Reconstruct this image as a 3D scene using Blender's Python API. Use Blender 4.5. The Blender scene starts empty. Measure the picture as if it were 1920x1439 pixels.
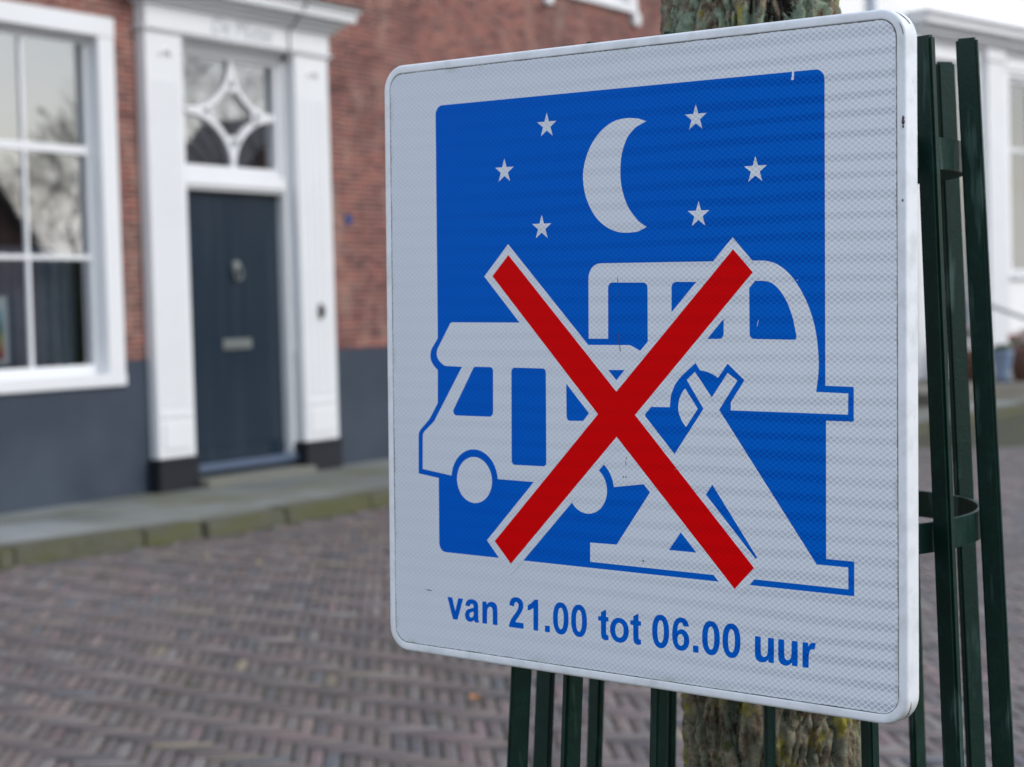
import bpy, math, random
import numpy as np
from mathutils import Vector, Matrix, noise
from mathutils.geometry import tessellate_polygon
rnd = random.Random(7)
scene = bpy.context.scene
COL = scene.collection

# ------------------------------------------------------------------ camera
# World: X runs along the house front, Y goes into the house, Z up. The camera
# stands in the street at the origin, eye height 1.5 m.
CAM_ROT = Matrix(((0.52103147, 0.04857279, -0.85215427),
                  (-0.85307917, -0.00307793, -0.52177242),
                  (-0.02796682, 0.9988149, 0.03983274)))
cd = bpy.data.cameras.new('camera'); cam = bpy.data.objects.new('camera', cd)
# camera axes in world are the columns of R (world = R @ cam)
cam.matrix_world = Matrix.Translation((0, 0, 1.5)) @ CAM_ROT.to_4x4()
cd.sensor_fit = 'HORIZONTAL'; cd.sensor_width = 36.0; cd.lens = 36.0 * 3500 / 1920
cd.clip_start = 0.05; cd.clip_end = 3000
cd.dof.use_dof = True; cd.dof.focus_distance = 1.69; cd.dof.aperture_fstop = 7.2; cd.dof.aperture_blades = 0
COL.objects.link(cam); scene.camera = cam
scene.render.resolution_x = 1024; scene.render.resolution_y = 767
scene.view_settings.view_transform = 'Standard'; scene.view_settings.look = 'None'
scene.view_settings.exposure = 0.58; scene.view_settings.gamma = 1.0
scene.view_settings.use_curve_mapping = False

# ------------------------------------------------------------------ world and sun
w = bpy.data.worlds.new('World'); scene.world = w; w.use_nodes = True
nt = w.node_tree; nt.nodes.clear()
out = nt.nodes.new('ShaderNodeOutputWorld'); bg = nt.nodes.new('ShaderNodeBackground')
sky = nt.nodes.new('ShaderNodeTexSky'); sky.sky_type = 'NISHITA'; sky.sun_disc = False
SUN_EL = math.radians(38); SUN_AZ = math.radians(160)
sky.sun_elevation = SUN_EL; sky.sun_rotation = SUN_AZ; sky.dust_density = 2.0
tc = nt.nodes.new('ShaderNodeTexCoord'); mp = nt.nodes.new('ShaderNodeMapping'); mp.inputs['Scale'].default_value = (1, 1, 3.2)
cn = nt.nodes.new('ShaderNodeTexNoise'); cn.inputs['Scale'].default_value = 3.4; cn.inputs['Detail'].default_value = 6; cn.inputs['Roughness'].default_value = .55
rp = nt.nodes.new('ShaderNodeValToRGB'); rp.color_ramp.elements[0].position = .36; rp.color_ramp.elements[1].position = .62
rp.color_ramp.elements[0].color = (.12, .12, .12, 1); rp.color_ramp.elements[1].color = (.96, .96, .96, 1)
mx = nt.nodes.new('ShaderNodeMix'); mx.data_type = 'RGBA'; hz = nt.nodes.new('ShaderNodeSeparateXYZ'); hr_ = nt.nodes.new('ShaderNodeValToRGB'); nt.links.new(tc.outputs['Generated'], hz.inputs[0]); nt.links.new(hz.outputs[2], hr_.inputs[0])
hr_.color_ramp.elements[0].position = 0.05; hr_.color_ramp.elements[0].color = (1.08, 1.05, 1.0, 1)
hr_.color_ramp.elements[1].position = 0.45; hr_.color_ramp.elements[1].color = (.91, 1.02, 1.2, 1)
vm = nt.nodes.new('ShaderNodeVectorMath'); vm.operation = 'SCALE'; vm.inputs['Scale'].default_value = 10.0
nt.links.new(hr_.outputs[0], vm.inputs[0]); nt.links.new(vm.outputs[0], mx.inputs[7])
nt.links.new(tc.outputs['Generated'], mp.inputs[0]); nt.links.new(mp.outputs[0], cn.inputs['Vector'])
nt.links.new(cn.outputs['Fac'], rp.inputs[0]); nt.links.new(rp.outputs[0], mx.inputs[0])
nt.links.new(sky.outputs[0], mx.inputs[6]); nt.links.new(mx.outputs[2], bg.inputs[0])
bg.inputs[1].default_value = 0.10
nt.links.new(bg.outputs[0], out.inputs[0])
sd = bpy.data.lights.new('sun', 'SUN'); sd.energy = 1.1; sd.angle = math.radians(18); sd.color = (1, .96, .9)
sun = bpy.data.objects.new('sun', sd); COL.objects.link(sun)
sdir = Vector((math.sin(SUN_AZ) * math.cos(SUN_EL), math.cos(SUN_AZ) * math.cos(SUN_EL), math.sin(SUN_EL)))
sun.rotation_euler = sdir.to_track_quat('Z', 'Y').to_euler(); sun.location = sdir * 30

# ------------------------------------------------------------------ helpers
def lin(r, g, b):
    f = lambda c: (c / 255 / 12.92) if c / 255 <= .04045 else ((c / 255 + .055) / 1.055) ** 2.4
    return (f(r), f(g), f(b), 1)

class NT:
    """tiny helper to write node graphs"""
    def __init__(s, name):
        s.m = bpy.data.materials.new(name); s.m.use_nodes = True; s.t = s.m.node_tree
        s.b = s.t.nodes['Principled BSDF']; s.out = s.t.nodes['Material Output']
    def n(s, kind, **kw):
        nd = s.t.nodes.new(kind)
        for k, v in kw.items():
            if k.startswith('i_'): nd.inputs[k[2:].replace('_', ' ')].default_value = v
            else: setattr(nd, k, v)
        return nd
    def l(s, a, b): s.t.links.new(a, b)
    def put(s, sock, v):
        if isinstance(v, bpy.types.NodeSocket): s.l(v, sock)
        else: sock.default_value = v
    def math(s, op, a, b=0.0, c=0.0):
        nd = s.n('ShaderNodeMath', operation=op)
        s.put(nd.inputs[0], a); s.put(nd.inputs[1], b)
        if op in ('MULTIPLY_ADD', 'SMOOTH_MIN', 'SMOOTH_MAX'): s.put(nd.inputs[2], c)
        return nd.outputs[0]
    def mix(s, f, a, b, mode='MIX'):
        nd = s.n('ShaderNodeMix', data_type='RGBA', blend_type=mode)
        s.put(nd.inputs[0], f); s.put(nd.inputs[6], a); s.put(nd.inputs[7], b); return nd.outputs[2]
    def ramp(s, v, stops):
        nd = s.n('ShaderNodeValToRGB'); cr = nd.color_ramp
        while len(cr.elements) < len(stops): cr.elements.new(.5)
        for e, (p, c) in zip(cr.elements, stops):
            e.position = p; e.color = c if isinstance(c, tuple) else (c, c, c, 1)
        s.l(v, nd.inputs[0]); return nd.outputs[0]
    def coord(s, kind='Object'): return s.n('ShaderNodeTexCoord').outputs[kind]
    def scaled(s, vec, sc):
        nd = s.n('ShaderNodeMapping'); nd.inputs['Scale'].default_value = sc; s.l(vec, nd.inputs[0]); return nd.outputs[0]
    def noise(s, vec, scale, detail=4, rough=.5, dist=0):
        nd = s.n('ShaderNodeTexNoise'); s.l(vec, nd.inputs['Vector']); nd.inputs['Scale'].default_value = scale
        nd.inputs['Detail'].default_value = detail; nd.inputs['Roughness'].default_value = rough; nd.inputs['Distortion'].default_value = dist
        return nd.outputs['Fac']
    def base(s, v): s.put(s.b.inputs['Base Color'], v)
    def rough(s, v): s.put(s.b.inputs['Roughness'], v)
    def bump(s, h, strength=.3, dist=.01):
        nd = s.n('ShaderNodeBump'); nd.inputs['Strength'].default_value = strength; nd.inputs['Distance'].default_value = dist
        s.l(h, nd.inputs['Height']); s.l(nd.outputs[0], s.b.inputs['Normal'])

def paint(name, col, rough=.45, dirt=.25, scale=3.0, dirtcol=None, bump=.05):
    t = NT(name); v = t.coord()
    a = t.noise(v, scale, 6, .6); f = t.ramp(a, [(.42, 0.0), (.75, 1.0)])
    f = t.math('MULTIPLY', f, dirt)
    dc = dirtcol or (col[0] * .55, col[1] * .55, col[2] * .5, 1)
    t.base(t.mix(f, col, dc)); t.rough(t.math('ADD', t.math('MULTIPLY', a, .25), rough - .1))
    t.bump(t.noise(v, scale * 30, 3), bump, .004); return t.m

class MB:
    """collects faces and links them as one mesh object"""
    def __init__(s): s.v = []; s.f = []
    def box(s, x0, x1, y0, y1, z0, z1):
        b = len(s.v); s.v += [(x, y, z) for z in (z0, z1) for y in (y0, y1) for x in (x0, x1)]
        s.f += [tuple(b + i for i in q) for q in ((0, 2, 3, 1), (4, 5, 7, 6), (0, 1, 5, 4), (2, 6, 7, 3), (0, 4, 6, 2), (1, 3, 7, 5))]
        return s
    def tube(s, pts, rad, n=10, cap=True):
        pts = [Vector(p) for p in pts]; rads = rad if isinstance(rad, (list, tuple)) else [rad] * len(pts)
        b = len(s.v); u = None
        for i, p in enumerate(pts):
            d = (pts[min(i + 1, len(pts) - 1)] - pts[max(i - 1, 0)]).normalized()
            if u is None: u = d.orthogonal().normalized()
            u = (u - d * u.dot(d)).normalized(); w_ = d.cross(u)
            for k in range(n):
                a = 2 * math.pi * k / n; s.v.append(tuple(p + (u * math.cos(a) + w_ * math.sin(a)) * rads[i]))
        for i in range(len(pts) - 1):
            for k in range(n):
                s.f.append((b + i * n + k, b + i * n + (k + 1) % n, b + (i + 1) * n + (k + 1) % n, b + (i + 1) * n + k))
        if cap:
            s.f.append(tuple(b + k for k in range(n))[::-1]); s.f.append(tuple(b + (len(pts) - 1) * n + k for k in range(n)))
        return s
    def prism(s, poly, y0, y1):
        """poly of (x,z) extruded along y"""
        b = len(s.v); n = len(poly)
        s.v += [(x, y0, z) for x, z in poly] + [(x, y1, z) for x, z in poly]
        tris = tessellate_polygon([[Vector((x, z, 0)) for x, z in poly]])
        for t in tris: s.f.append(tuple(b + i for i in t)); s.f.append(tuple(b + n + i for i in reversed(t)))
        for i in range(n): s.f.append((b + i, b + (i + 1) % n, b + n + (i + 1) % n, b + n + i))
        return s
    def flat(s, polys, y=0.0):
        """filled outline(s) with holes, in the xz plane"""
        b = len(s.v); allp = [p for q in polys for p in q]
        s.v += [(x, y, z) for x, z in allp]
        for t in tessellate_polygon([[Vector((x, z, 0)) for x, z in q] for q in polys]):
            a_, b_, c_ = (allp[i] for i in t)
            ar = (b_[0] - a_[0]) * (c_[1] - a_[1]) - (b_[1] - a_[1]) * (c_[0] - a_[0])
            t = tuple(t) if ar > 0 else tuple(reversed(t)); s.f.append(tuple(b + i for i in t))
        return s
    def lathe(s, prof, cx=0, cy=0, n=20):
        b = len(s.v)
        for r, z in prof:
            for k in range(n):
                a = 2 * math.pi * k / n; s.v.append((cx + r * math.cos(a), cy + r * math.sin(a), z))
        for i in range(len(prof) - 1):
            for k in range(n): s.f.append((b + i * n + k, b + i * n + (k + 1) % n, b + (i + 1) * n + (k + 1) % n, b + (i + 1) * n + k))
        return s
    def build(s, name, mat, parent=None, bevel=0, smooth=False, fix=True, seg=2):
        me = bpy.data.meshes.new(name); me.from_pydata(s.v, [], s.f)
        import bmesh
        if fix or bevel:
            bm = bmesh.new(); bm.from_mesh(me)
            if fix: bmesh.ops.recalc_face_normals(bm, faces=bm.faces)
            if bevel: bmesh.ops.bevel(bm, geom=[e for e in bm.edges if len(e.link_faces) == 2 and e.calc_face_angle(0) > .5], offset=bevel, segments=seg, affect='EDGES', clamp_overlap=True)
            bm.to_mesh(me); bm.free()
        if smooth:
            me.polygons.foreach_set('use_smooth', [True] * len(me.polygons))
        me.materials.append(mat); o = bpy.data.objects.new(name, me); COL.objects.link(o)
        if parent: o.parent = parent
        return o

def tag(o, label=None, cat=None, group=None, kind=None):
    if label: o['label'] = label
    if cat: o['category'] = cat
    if group: o['group'] = group
    if kind: o['kind'] = kind
    return o
def empty(name, loc=(0, 0, 0), rz=0, mat=None):
    o = bpy.data.objects.new(name, None); COL.objects.link(o); o.empty_display_size = .1
    if mat is not None: o.matrix_world = mat
    else: o.location = loc; o.rotation_euler = (0, 0, rz)
    return o

# ------------------------------------------------------------------ materials
def brick_mat(name, c1, c2, c3, mortar, bw=.2, bh=.045, dark=.5):
    t = NT(name); v = t.coord(); sp = t.n('ShaderNodeSeparateXYZ'); t.l(v, sp.inputs[0])
    cb = t.n('ShaderNodeCombineXYZ'); t.l(t.math('ADD', sp.outputs[0], sp.outputs[1]), cb.inputs[0]); t.l(sp.outputs[2], cb.inputs[1])
    wv = t.noise(v, 1.3, 2)
    bt = t.n('ShaderNodeTexBrick', offset=.5); t.l(cb.outputs[0], bt.inputs['Vector'])
    bt.inputs['Scale'].default_value = 1; bt.inputs['Brick Width'].default_value = bw; bt.inputs['Row Height'].default_value = bh
    bt.inputs['Mortar Size'].default_value = .006; bt.inputs['Mortar Smooth'].default_value = .3; bt.inputs['Bias'].default_value = -.1
    bt.inputs['Color1'].default_value = c1; bt.inputs['Color2'].default_value = c2; bt.inputs['Mortar'].default_value = mortar
    # per-patch variation
    big = t.ramp(t.noise(v, 1.1, 5, .65), [(.38, 0.0), (.66, 1.0)])
    col = t.mix(t.math('MULTIPLY', big, dark), bt.outputs['Color'], c3)
    fine = t.noise(t.scaled(v, (5, 5, 22)), 1.0, 1)
    col = t.mix(t.ramp(fine, [(.55, 0.0), (.62, .5)]), col, (c3[0] * .7, c3[1] * .75, c3[2] * .85, 1))
    lime = t.ramp(t.noise(t.scaled(v, (2.2, 2.2, 1.0)), 1.6, 6, .7), [(.5, 0.0), (.72, .38)])
    col = t.mix(lime, col, lin(186, 162, 146))
    t.base(col); t.rough(.85); t.bump(t.math('SUBTRACT', 1.0, bt.outputs['Fac']), .5, .006); return t.m

M = {}
M['brick'] = brick_mat('red_brick', lin(142, 72, 60), lin(98, 47, 42), lin(56, 34, 38), lin(164, 146, 136))
M['white'] = paint('white_paint', lin(226, 228, 230), .4, .12, 2.0, lin(180, 182, 180))
M['white_wall'] = paint('white_wall', lin(244, 245, 245), .7, .2, .8, lin(205, 208, 208))
M['slate'] = paint('slate_plinth_paint', lin(44, 55, 70), .6, .6, 1.1, lin(72, 82, 95))
M['black'] = paint('black_base_paint', lin(30, 32, 40), .35, .2, 4)
M['brass'] = paint('dull_brass', lin(112, 118, 116), .35, .2, 9)
M['dark_metal'] = paint('dark_bell_metal', lin(45, 45, 42), .4, .3, 30)
M['stoop'] = paint('stoop_stone', lin(112, 108, 102), .85, .6, 3, lin(84, 88, 62))
M['stone'] = paint('door_stone', lin(112, 112, 106), .8, .6, 3, lin(120, 122, 96))
M['strip'] = paint('threshold_paint', lin(82, 96, 118), .5, .2, 3)
M['roof'] = paint('roof_tiles', lin(120, 66, 50), .8, .4, 3)
M['blue_plate'] = paint('blue_enamel', lin(30, 62, 120), .3, .1, 10)
M['interior'] = paint('interior_dark', lin(62, 60, 64), .9, .3, 1)
M['letter'] = paint('grey_lettering', lin(168, 174, 182), .6, .1, 10)

t = NT('door_paint'); v = t.coord()
a = t.noise(t.scaled(v, (7, 7, .5)), 1.4, 5, .6)
t.base(t.mix(t.ramp(a, [(.45, 0.0), (.7, .5)]), lin(32, 46, 59), lin(54, 64, 72))); t.rough(.16)
t.bump(t.noise(t.scaled(v, (30, 30, 2)), 1, 3), .08, .004); M['door'] = t.m

# glass: mirror-like share plus clear share
def glass(name, refl, tint=(.9, .95, .95, 1)):
    t = NT(name); t.t.nodes.remove(t.b)
    g = t.n('ShaderNodeBsdfGlossy'); g.inputs['Roughness'].default_value = .02; g.inputs['Color'].default_value = (.95, .97, 1, 1)
    tr = t.n('ShaderNodeBsdfTransparent'); tr.inputs['Color'].default_value = tint
    lw = t.n('ShaderNodeLayerWeight'); lw.inputs['Blend'].default_value = .35
    f = t.math('ADD', t.math('MULTIPLY', lw.outputs['Fresnel'], .6), refl)
    bp = t.n('ShaderNodeBump'); bp.inputs['Strength'].default_value = .02; bp.inputs['Distance'].default_value = .008
    nz = t.noise(t.coord(), 2.5, 1); t.l(nz, bp.inputs['Height']); t.l(bp.outputs[0], g.inputs['Normal'])
    ms = t.n('ShaderNodeMixShader'); t.l(f, ms.inputs[0]); t.l(tr.outputs[0], ms.inputs[1]); t.l(g.outputs[0], ms.inputs[2])
    t.l(ms.outputs[0], t.out.inputs[0]); return t.m
M['glass'] = glass('window_glass', .36)
M['glass_far'] = glass('far_window_glass', .24)

# paving bricks take their tone from a colour attribute
t = NT('street_brick'); v = t.coord(); at = t.n('ShaderNodeAttribute', attribute_name='tone')
n1 = t.noise(v, 60, 4, .6); n2 = t.noise(v, .8, 4)
c = t.mix(t.ramp(n1, [(.3, 0.0), (.8, .3)]), at.outputs['Color'], lin(132, 124, 120))
c = t.mix(t.ramp(n2, [(.45, 0.0), (.75, .3)]), c, lin(96, 88, 84))
c = t.mix(t.ramp(t.noise(v, .33, 5, .6), [(.4, 0.0), (.66, .45)]), c, lin(70, 66, 60)); c = t.mix(t.ramp(t.noise(v, 7, 5, .7), [(.58, 0.0), (.72, .5)]), c, lin(74, 76, 52))
t.base(c); t.rough(t.ramp(n1, [(.3, .38), (.8, .7)])); t.bump(n1, .3, .003); M['street_brick'] = t.m
t = NT('street_sand'); v = t.coord(); n1 = t.noise(v, 3, 5, .7); n2 = t.noise(v, 90, 2)
c = t.mix(t.ramp(n1, [(.42, 0.0), (.62, 1.0)]), lin(58, 54, 46), lin(62, 70, 30)); c = t.mix(t.math('MULTIPLY', n2, .5), c, lin(52, 50, 48))
t.base(c); t.rough(.95); M['sand'] = t.m
# far roadway: same brick tones as a texture
t = NT('street_far'); v = t.coord(); mpn = t.n('ShaderNodeMapping'); mpn.inputs['Rotation'].default_value = (0, 0, math.radians(-80)); t.l(v, mpn.inputs[0])
bt = t.n('ShaderNodeTexBrick'); t.l(mpn.outputs[0], bt.inputs['Vector']); bt.inputs['Scale'].default_value = 1
bt.inputs['Brick Width'].default_value = .07; bt.inputs['Row Height'].default_value = .14; bt.inputs['Mortar Size'].default_value = .004
bt.inputs['Color1'].default_value = lin(132, 118, 122); bt.inputs['Color2'].default_value = lin(112, 104, 112); bt.inputs['Mortar'].default_value = lin(88, 84, 76)
t.base(t.mix(t.math('MULTIPLY', t.noise(v, .7, 4), .5), bt.outputs['Color'], lin(112, 104, 102))); t.rough(.7); M['street_far'] = t.m
# pavement slabs
t = NT('pavement_slabs'); v = t.coord(); bt = t.n('ShaderNodeTexBrick'); t.l(v, bt.inputs['Vector']); bt.inputs['Scale'].default_value = 1
bt.inputs['Brick Width'].default_value = .9; bt.inputs['Row Height'].default_value = .62; bt.inputs['Mortar Size'].default_value = .008
bt.inputs['Color1'].default_value = lin(122, 126, 124); bt.inputs['Color2'].default_value = lin(96, 100, 98); bt.inputs['Mortar'].default_value = lin(84, 88, 70)
n1 = t.noise(v, 1.3, 6, .65)
c = t.mix(t.ramp(n1, [(.42, 0.0), (.62, .8)]), bt.outputs['Color'], lin(92, 94, 72)); c = t.mix(t.ramp(t.noise(v, .6, 3), [(.55, 0.0), (.7, .6)]), c, lin(150, 156, 160))
t.base(c); t.rough(.7); t.bump(t.noise(v, 40, 3), .2, .004); M['pavement'] = t.m
t = NT('kerb_stone'); v = t.coord(); n1 = t.noise(t.scaled(v, (1, 1, 3)), 2.2, 6, .7); gm = t.n('ShaderNodeNewGeometry'); sp = t.n('ShaderNodeSeparateXYZ'); t.l(gm.outputs['Normal'], sp.inputs[0])
side = t.math('SUBTRACT', 1.0, t.math('ABSOLUTE', sp.outputs[2]))
fm = t.math('MULTIPLY', t.ramp(n1, [(.42, .2), (.62, .85)]), t.math('MULTIPLY_ADD', side, .8, .12))
c = t.mix(t.noise(v, 12, 4), lin(100, 99, 90), lin(64, 63, 52)); t.base(t.mix(fm, c, lin(82, 86, 38))); t.rough(.85); t.bump(t.noise(v, 30, 4), .4, .006); M['kerb'] = t.m

# guard paint
t = NT('green_guard_paint'); v = t.coord(); n1 = t.noise(v, 55, 5, .7); n2 = t.noise(t.scaled(v, (60, 60, 9)), 1, 3)
c = t.mix(t.ramp(n1, [(.5, 0.0), (.72, .55)]), lin(5, 40, 32), lin(18, 62, 50)); c = t.mix(t.ramp(n2, [(.6, 0.0), (.7, .6)]), c, lin(78, 104, 98))
t.b.inputs['Specular IOR Level'].default_value = .3
t.base(c); t.rough(t.ramp(n1, [(.3, .42), (.8, .62)])); t.bump(t.noise(v, 260, 3), .25, .0015); M['guard'] = t.m

# bark
t = NT('bark'); v = t.coord(); at = t.n('ShaderNodeAttribute', attribute_name='groove')
n1 = t.noise(t.scaled(v, (1, 1, .45)), 60, 6, .7)
c = t.mix(t.ramp(n1, [(.36, 0.0), (.62, 1.0)]), lin(78, 64, 50), lin(190, 172, 146)); c = t.mix(t.ramp(t.noise(v, 150, 5, .8), [(.4, .6), (.58, 0.0)]), c, lin(60, 46, 38)); c = t.mix(t.ramp(at.outputs['Fac'], [(.2, 1.0), (.55, 0.0)]), c, lin(30, 20, 16))
g1 = t.ramp(t.noise(t.scaled(v, (1, 1, .8)), 46, 8, .8), [(.475, 0.0), (.52, 1.0)])
z = t.n('ShaderNodeSeparateXYZ'); t.l(v, z.inputs[0]); hi = t.ramp(t.math('MULTIPLY_ADD', z.outputs[2], .8, -.75), [(0.0, .35), (.7, 1.0)])
c = t.mix(t.math('MULTIPLY', g1, hi), c, t.mix(t.noise(v, 160, 3), lin(116, 140, 112), lin(172, 188, 168)))
g2 = t.ramp(t.noise(v, 17, 6, .7), [(.56, 0.0), (.63, .95)]); c = t.mix(g2, c, t.mix(t.noise(v, 120, 3), lin(136, 128, 44), lin(196, 186, 72)))
g3 = t.ramp(t.noise(t.scaled(v, (1.3, 1.1, .9)), 31, 5, .6), [(.62, 0.0), (.68, .9)]); c = t.mix(g3, c, lin(66, 84, 34))
t.base(c); t.rough(.95); t.bump(t.noise(v, 170, 7, .75), 1.0, .006); M['bark'] = t.m
M['twig'] = paint('twig_bark', lin(50, 44, 38), .9, .3, 8)

# ---- sign sheeting: prismatic cells behind a clear face
def sheet(name, cell, cell_dark, line, band=.8, rough=.35, edge=False, spec=.25):
    t = NT(name); v = t.coord(); sp = t.n('ShaderNodeSeparateXYZ'); t.l(v, sp.inputs[0])
    u, zz = sp.outputs[0], sp.outputs[2]
    a = t.math('DIVIDE', u, .00635); b = t.math('DIVIDE', zz, .0048)
    def saw(e):  # distance to nearest grid line 0..0.5
        f = t.math('FRACT', t.math('ADD', e, 500.0)); return t.math('MINIMUM', f, t.math('SUBTRACT', 1.0, f))
    d = t.math('MINIMUM', saw(t.math('ADD', a, b)), saw(t.math('SUBTRACT', a, b)))
    lines = t.ramp(d, [(.055, 1.0), (.10, 0.0)])
    # angle-dependent prism sheen painted into the cell colour as uneven darker bands
    wob = t.noise(t.scaled(v, (1.5, 1, 16)), 2.0, 2)
    s_ = t.math('SINE', t.math('MULTIPLY_ADD', wob, 5.0, t.math('MULTIPLY', zz, 2 * math.pi / .0172)))
    bandf = t.ramp(t.math('MULTIPLY_ADD', s_, .5, .5), [(.45, 0.0), (.85, 1.0)])
    str_ = t.ramp(t.math('MULTIPLY_ADD', u, 1.6, .5), [(.1, .12), (.55, .5), (.95, 1.0)])  # painted sheen gets stronger towards the right edge
    pn = t.ramp(t.noise(v, 5, 3), [(.3, .35), (.65, 1.0)])
    bf = t.math('MULTIPLY', t.math('MULTIPLY', bandf, str_), t.math('MULTIPLY', pn, band))
    # fine ribs inside the cells
    rib = t.math('MULTIPLY_ADD', t.math('SINE', t.math('MULTIPLY', zz, 2 * math.pi / .0012)), .5, .5)
    bf2 = t.math('MULTIPLY', bf, t.math('MULTIPLY_ADD', rib, .35, .65))
    c = t.mix(bf2, cell, cell_dark)
    lstr = t.math('MULTIPLY', lines, t.math('MULTIPLY_ADD', str_, .7, .25))
    c = t.mix(lstr, c, line)
    big = t.noise(v, 2.2, 3); c = t.mix(t.ramp(big, [(.35, 0.0), (.7, .18)]), c, line)
    if edge:
        ed = t.n('ShaderNodeAttribute', attribute_name='edge')
        rag = t.math('MULTIPLY_ADD', t.noise(v, 260, 4, .7), .0022, ed.outputs['Fac'])
        rag = t.math('MULTIPLY_ADD', t.noise(v, 30, 3), .0016, rag)
        c = t.mix(t.ramp(t.math('MULTIPLY', rag, 100), [(.29, .97), (.35, 0.0)]), c, lin(44, 46, 34))
        halo = t.math('MULTIPLY', t.ramp(t.math('MULTIPLY', ed.outputs['Fac'], 100), [(.1, 1.0), (.7, 0.0)]), t.ramp(t.noise(v, 28, 4), [(.5, 0.0), (.7, .45)]))
        c = t.mix(halo, c, lin(120, 124, 92))
        # scuffs and faint scratches
        sc = t.ramp(t.noise(t.scaled(v, (1, 1, .25)), 75, 2, .5), [(.76, 0.0), (.79, .5)]); c = t.mix(sc, c, lin(200, 214, 230))
    t.base(c); t.rough(rough); t.b.inputs['Specular IOR Level'].default_value = spec
    t.bump(t.noise(v, 12, 2), .03, .002); return t.m
M['sheet_white'] = sheet('reflective_white', lin(199, 207, 217), lin(146, 152, 170), lin(244, 248, 252), edge=True)
M['sheet_print'] = sheet('reflective_white_symbol', lin(199, 207, 217), lin(146, 152, 170), lin(244, 248, 252))
M['sheet_blue'] = sheet('reflective_blue', lin(0, 86, 192), lin(0, 52, 154), lin(0, 116, 210), .95, spec=.03)
M['sheet_red'] = sheet('reflective_red', lin(212, 2, 6), lin(172, 0, 4), lin(226, 4, 12), .6, spec=.03)

t = NT('white_frame_paint'); v = t.coord(); n1 = t.noise(v, 40, 5, .65); n2 = t.noise(t.scaled(v, (1, 1, .3)), 110, 4, .7)
c = t.mix(t.ramp(n1, [(.45, 0.0), (.75, .55)]), lin(226, 230, 236), lin(178, 184, 184))
c = t.mix(t.ramp(n2, [(.72, 0.0), (.78, .8)]), c, lin(110, 108, 108)); t.base(c); t.rough(.45); t.bump(n1, .08, .001); M['frame'] = t.m
M['alu'] = paint('back_aluminium', lin(165, 168, 170), .4, .2, 10)
M['scuff'] = paint('scuff', lin(70, 62, 66), .8, .4, 200)
M['rust'] = paint('rust_speck', lin(96, 62, 44), .9, .4, 200)
M['white_chip'] = paint('white_scratch', lin(225, 230, 238), .6, .1, 200)
SIGN_BLUE=[(71.8,-53.9),(71.9,-52.5),(72.2,-51.1),(72.8,-49.8),(73.5,-48.6),(74.4,-47.5),(75.5,-46.6),(76.7,-45.8),(78,-45.3),(79.4,-44.9),(80.8,-44.8),(508.4,-45.2),(509.8,-45.3),(511.2,-45.6),(512.5,-46.1),(513.7,-46.9),(514.7,-47.8),(515.6,-48.8),(516.4,-50),(516.9,-51.3),(517.3,-52.7),(517.4,-54.1),(519.9,-315.6),(547.3,-316),(547.5,-345.5),(520.7,-345.6),(521.6,-464.5),(548.8,-464.6),(549,-494.1),(84.7,-493.8),(83.3,-493.7),(81.9,-493.4),(80.6,-492.8),(79.4,-492.1),(78.3,-491.2),(77.4,-490.1),(76.7,-488.9),(76.1,-487.6),(75.8,-486.3),(75.7,-484.9),(75.2,-419.3),(47.7,-416),(47.8,-377.1),(47.9,-375.8),(48.3,-374.5),(48.8,-373.3),(49.6,-372.1),(50.5,-371.2),(62.2,-360.7),(62.4,-360.5),(62.5,-360.3),(62.7,-360.2),(74,-343.6),(74.1,-310.2),(69.2,-306.3),(68.1,-305),(66.5,-303.1),(65.3,-301.2),(64.6,-299.5),(64.2,-297.7),(64.1,-295.9),(64.3,-293.9),(64.7,-291.8),(65.5,-289.7),(66.8,-287.6),(68.4,-285.5),(69.6,-284.1),(74.2,-278.1)]
SIGN_CARAVAN=[(265.3,-277.2),(264.9,-220.6),(265,-218.9),(265.3,-217.2),(265.8,-215.6),(266.5,-214),(267.4,-212.6),(268.4,-211.2),(269.6,-210),(271,-209),(272.4,-208.1),(274,-207.4),(275.6,-206.9),(277.3,-206.6),(279,-206.5),(405.4,-207.1),(447,-207.2),(458.2,-207.4),(460.7,-207.8),(464.5,-208.5),(468,-209.5),(471.2,-210.8),(474.4,-212.5),(477.5,-214.4),(480.6,-216.7),(483.7,-219.4),(486.6,-222.4),(489.4,-225.5),(492.1,-229.1),(494.7,-232.8),(497.3,-236.9),(499.9,-241.4),(502.2,-246),(504.3,-250.8),(506.3,-255.9),(508,-261),(509.4,-266),(510.5,-271.3),(511.5,-276.8),(512.3,-282.9),(512.9,-289.6),(513.3,-295.4),(513.2,-300.7),(512.9,-305.6),(512.7,-308.8),(510.8,-321.2),(542.1,-321.7),(541.9,-339.7),(424.1,-339.8),(424.1,-332.5),(438.3,-312.8),(420.6,-298.2),(410.3,-311.2),(405.8,-308.5),(403.9,-307.8),(401.1,-306.7),(399.2,-306),(391.1,-304.6),(386.2,-298.2),(378.1,-304.6),(375.6,-306.6),(371.9,-309.6),(368.8,-312.5),(366.6,-314.9),(364.7,-317.2),(363.2,-319.7),(361.6,-322.8),(360.3,-326.1),(359.4,-328.3),(358.2,-339),(336,-339.4),(329.9,-347.1),(297.8,-348.1),(297.8,-324.9),(333.6,-293.9),(333.1,-230),(333,-228.9),(332.6,-227.9),(332,-226.9),(331.2,-226.2),(330.3,-225.6),(329.3,-225.2),(328.2,-225.1),(292.9,-224.6),(291.8,-224.8),(290.7,-225.1),(289.8,-225.7),(289,-226.5),(288.4,-227.5),(288,-228.5),(287.9,-229.7),(288.1,-277.1)]
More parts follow.
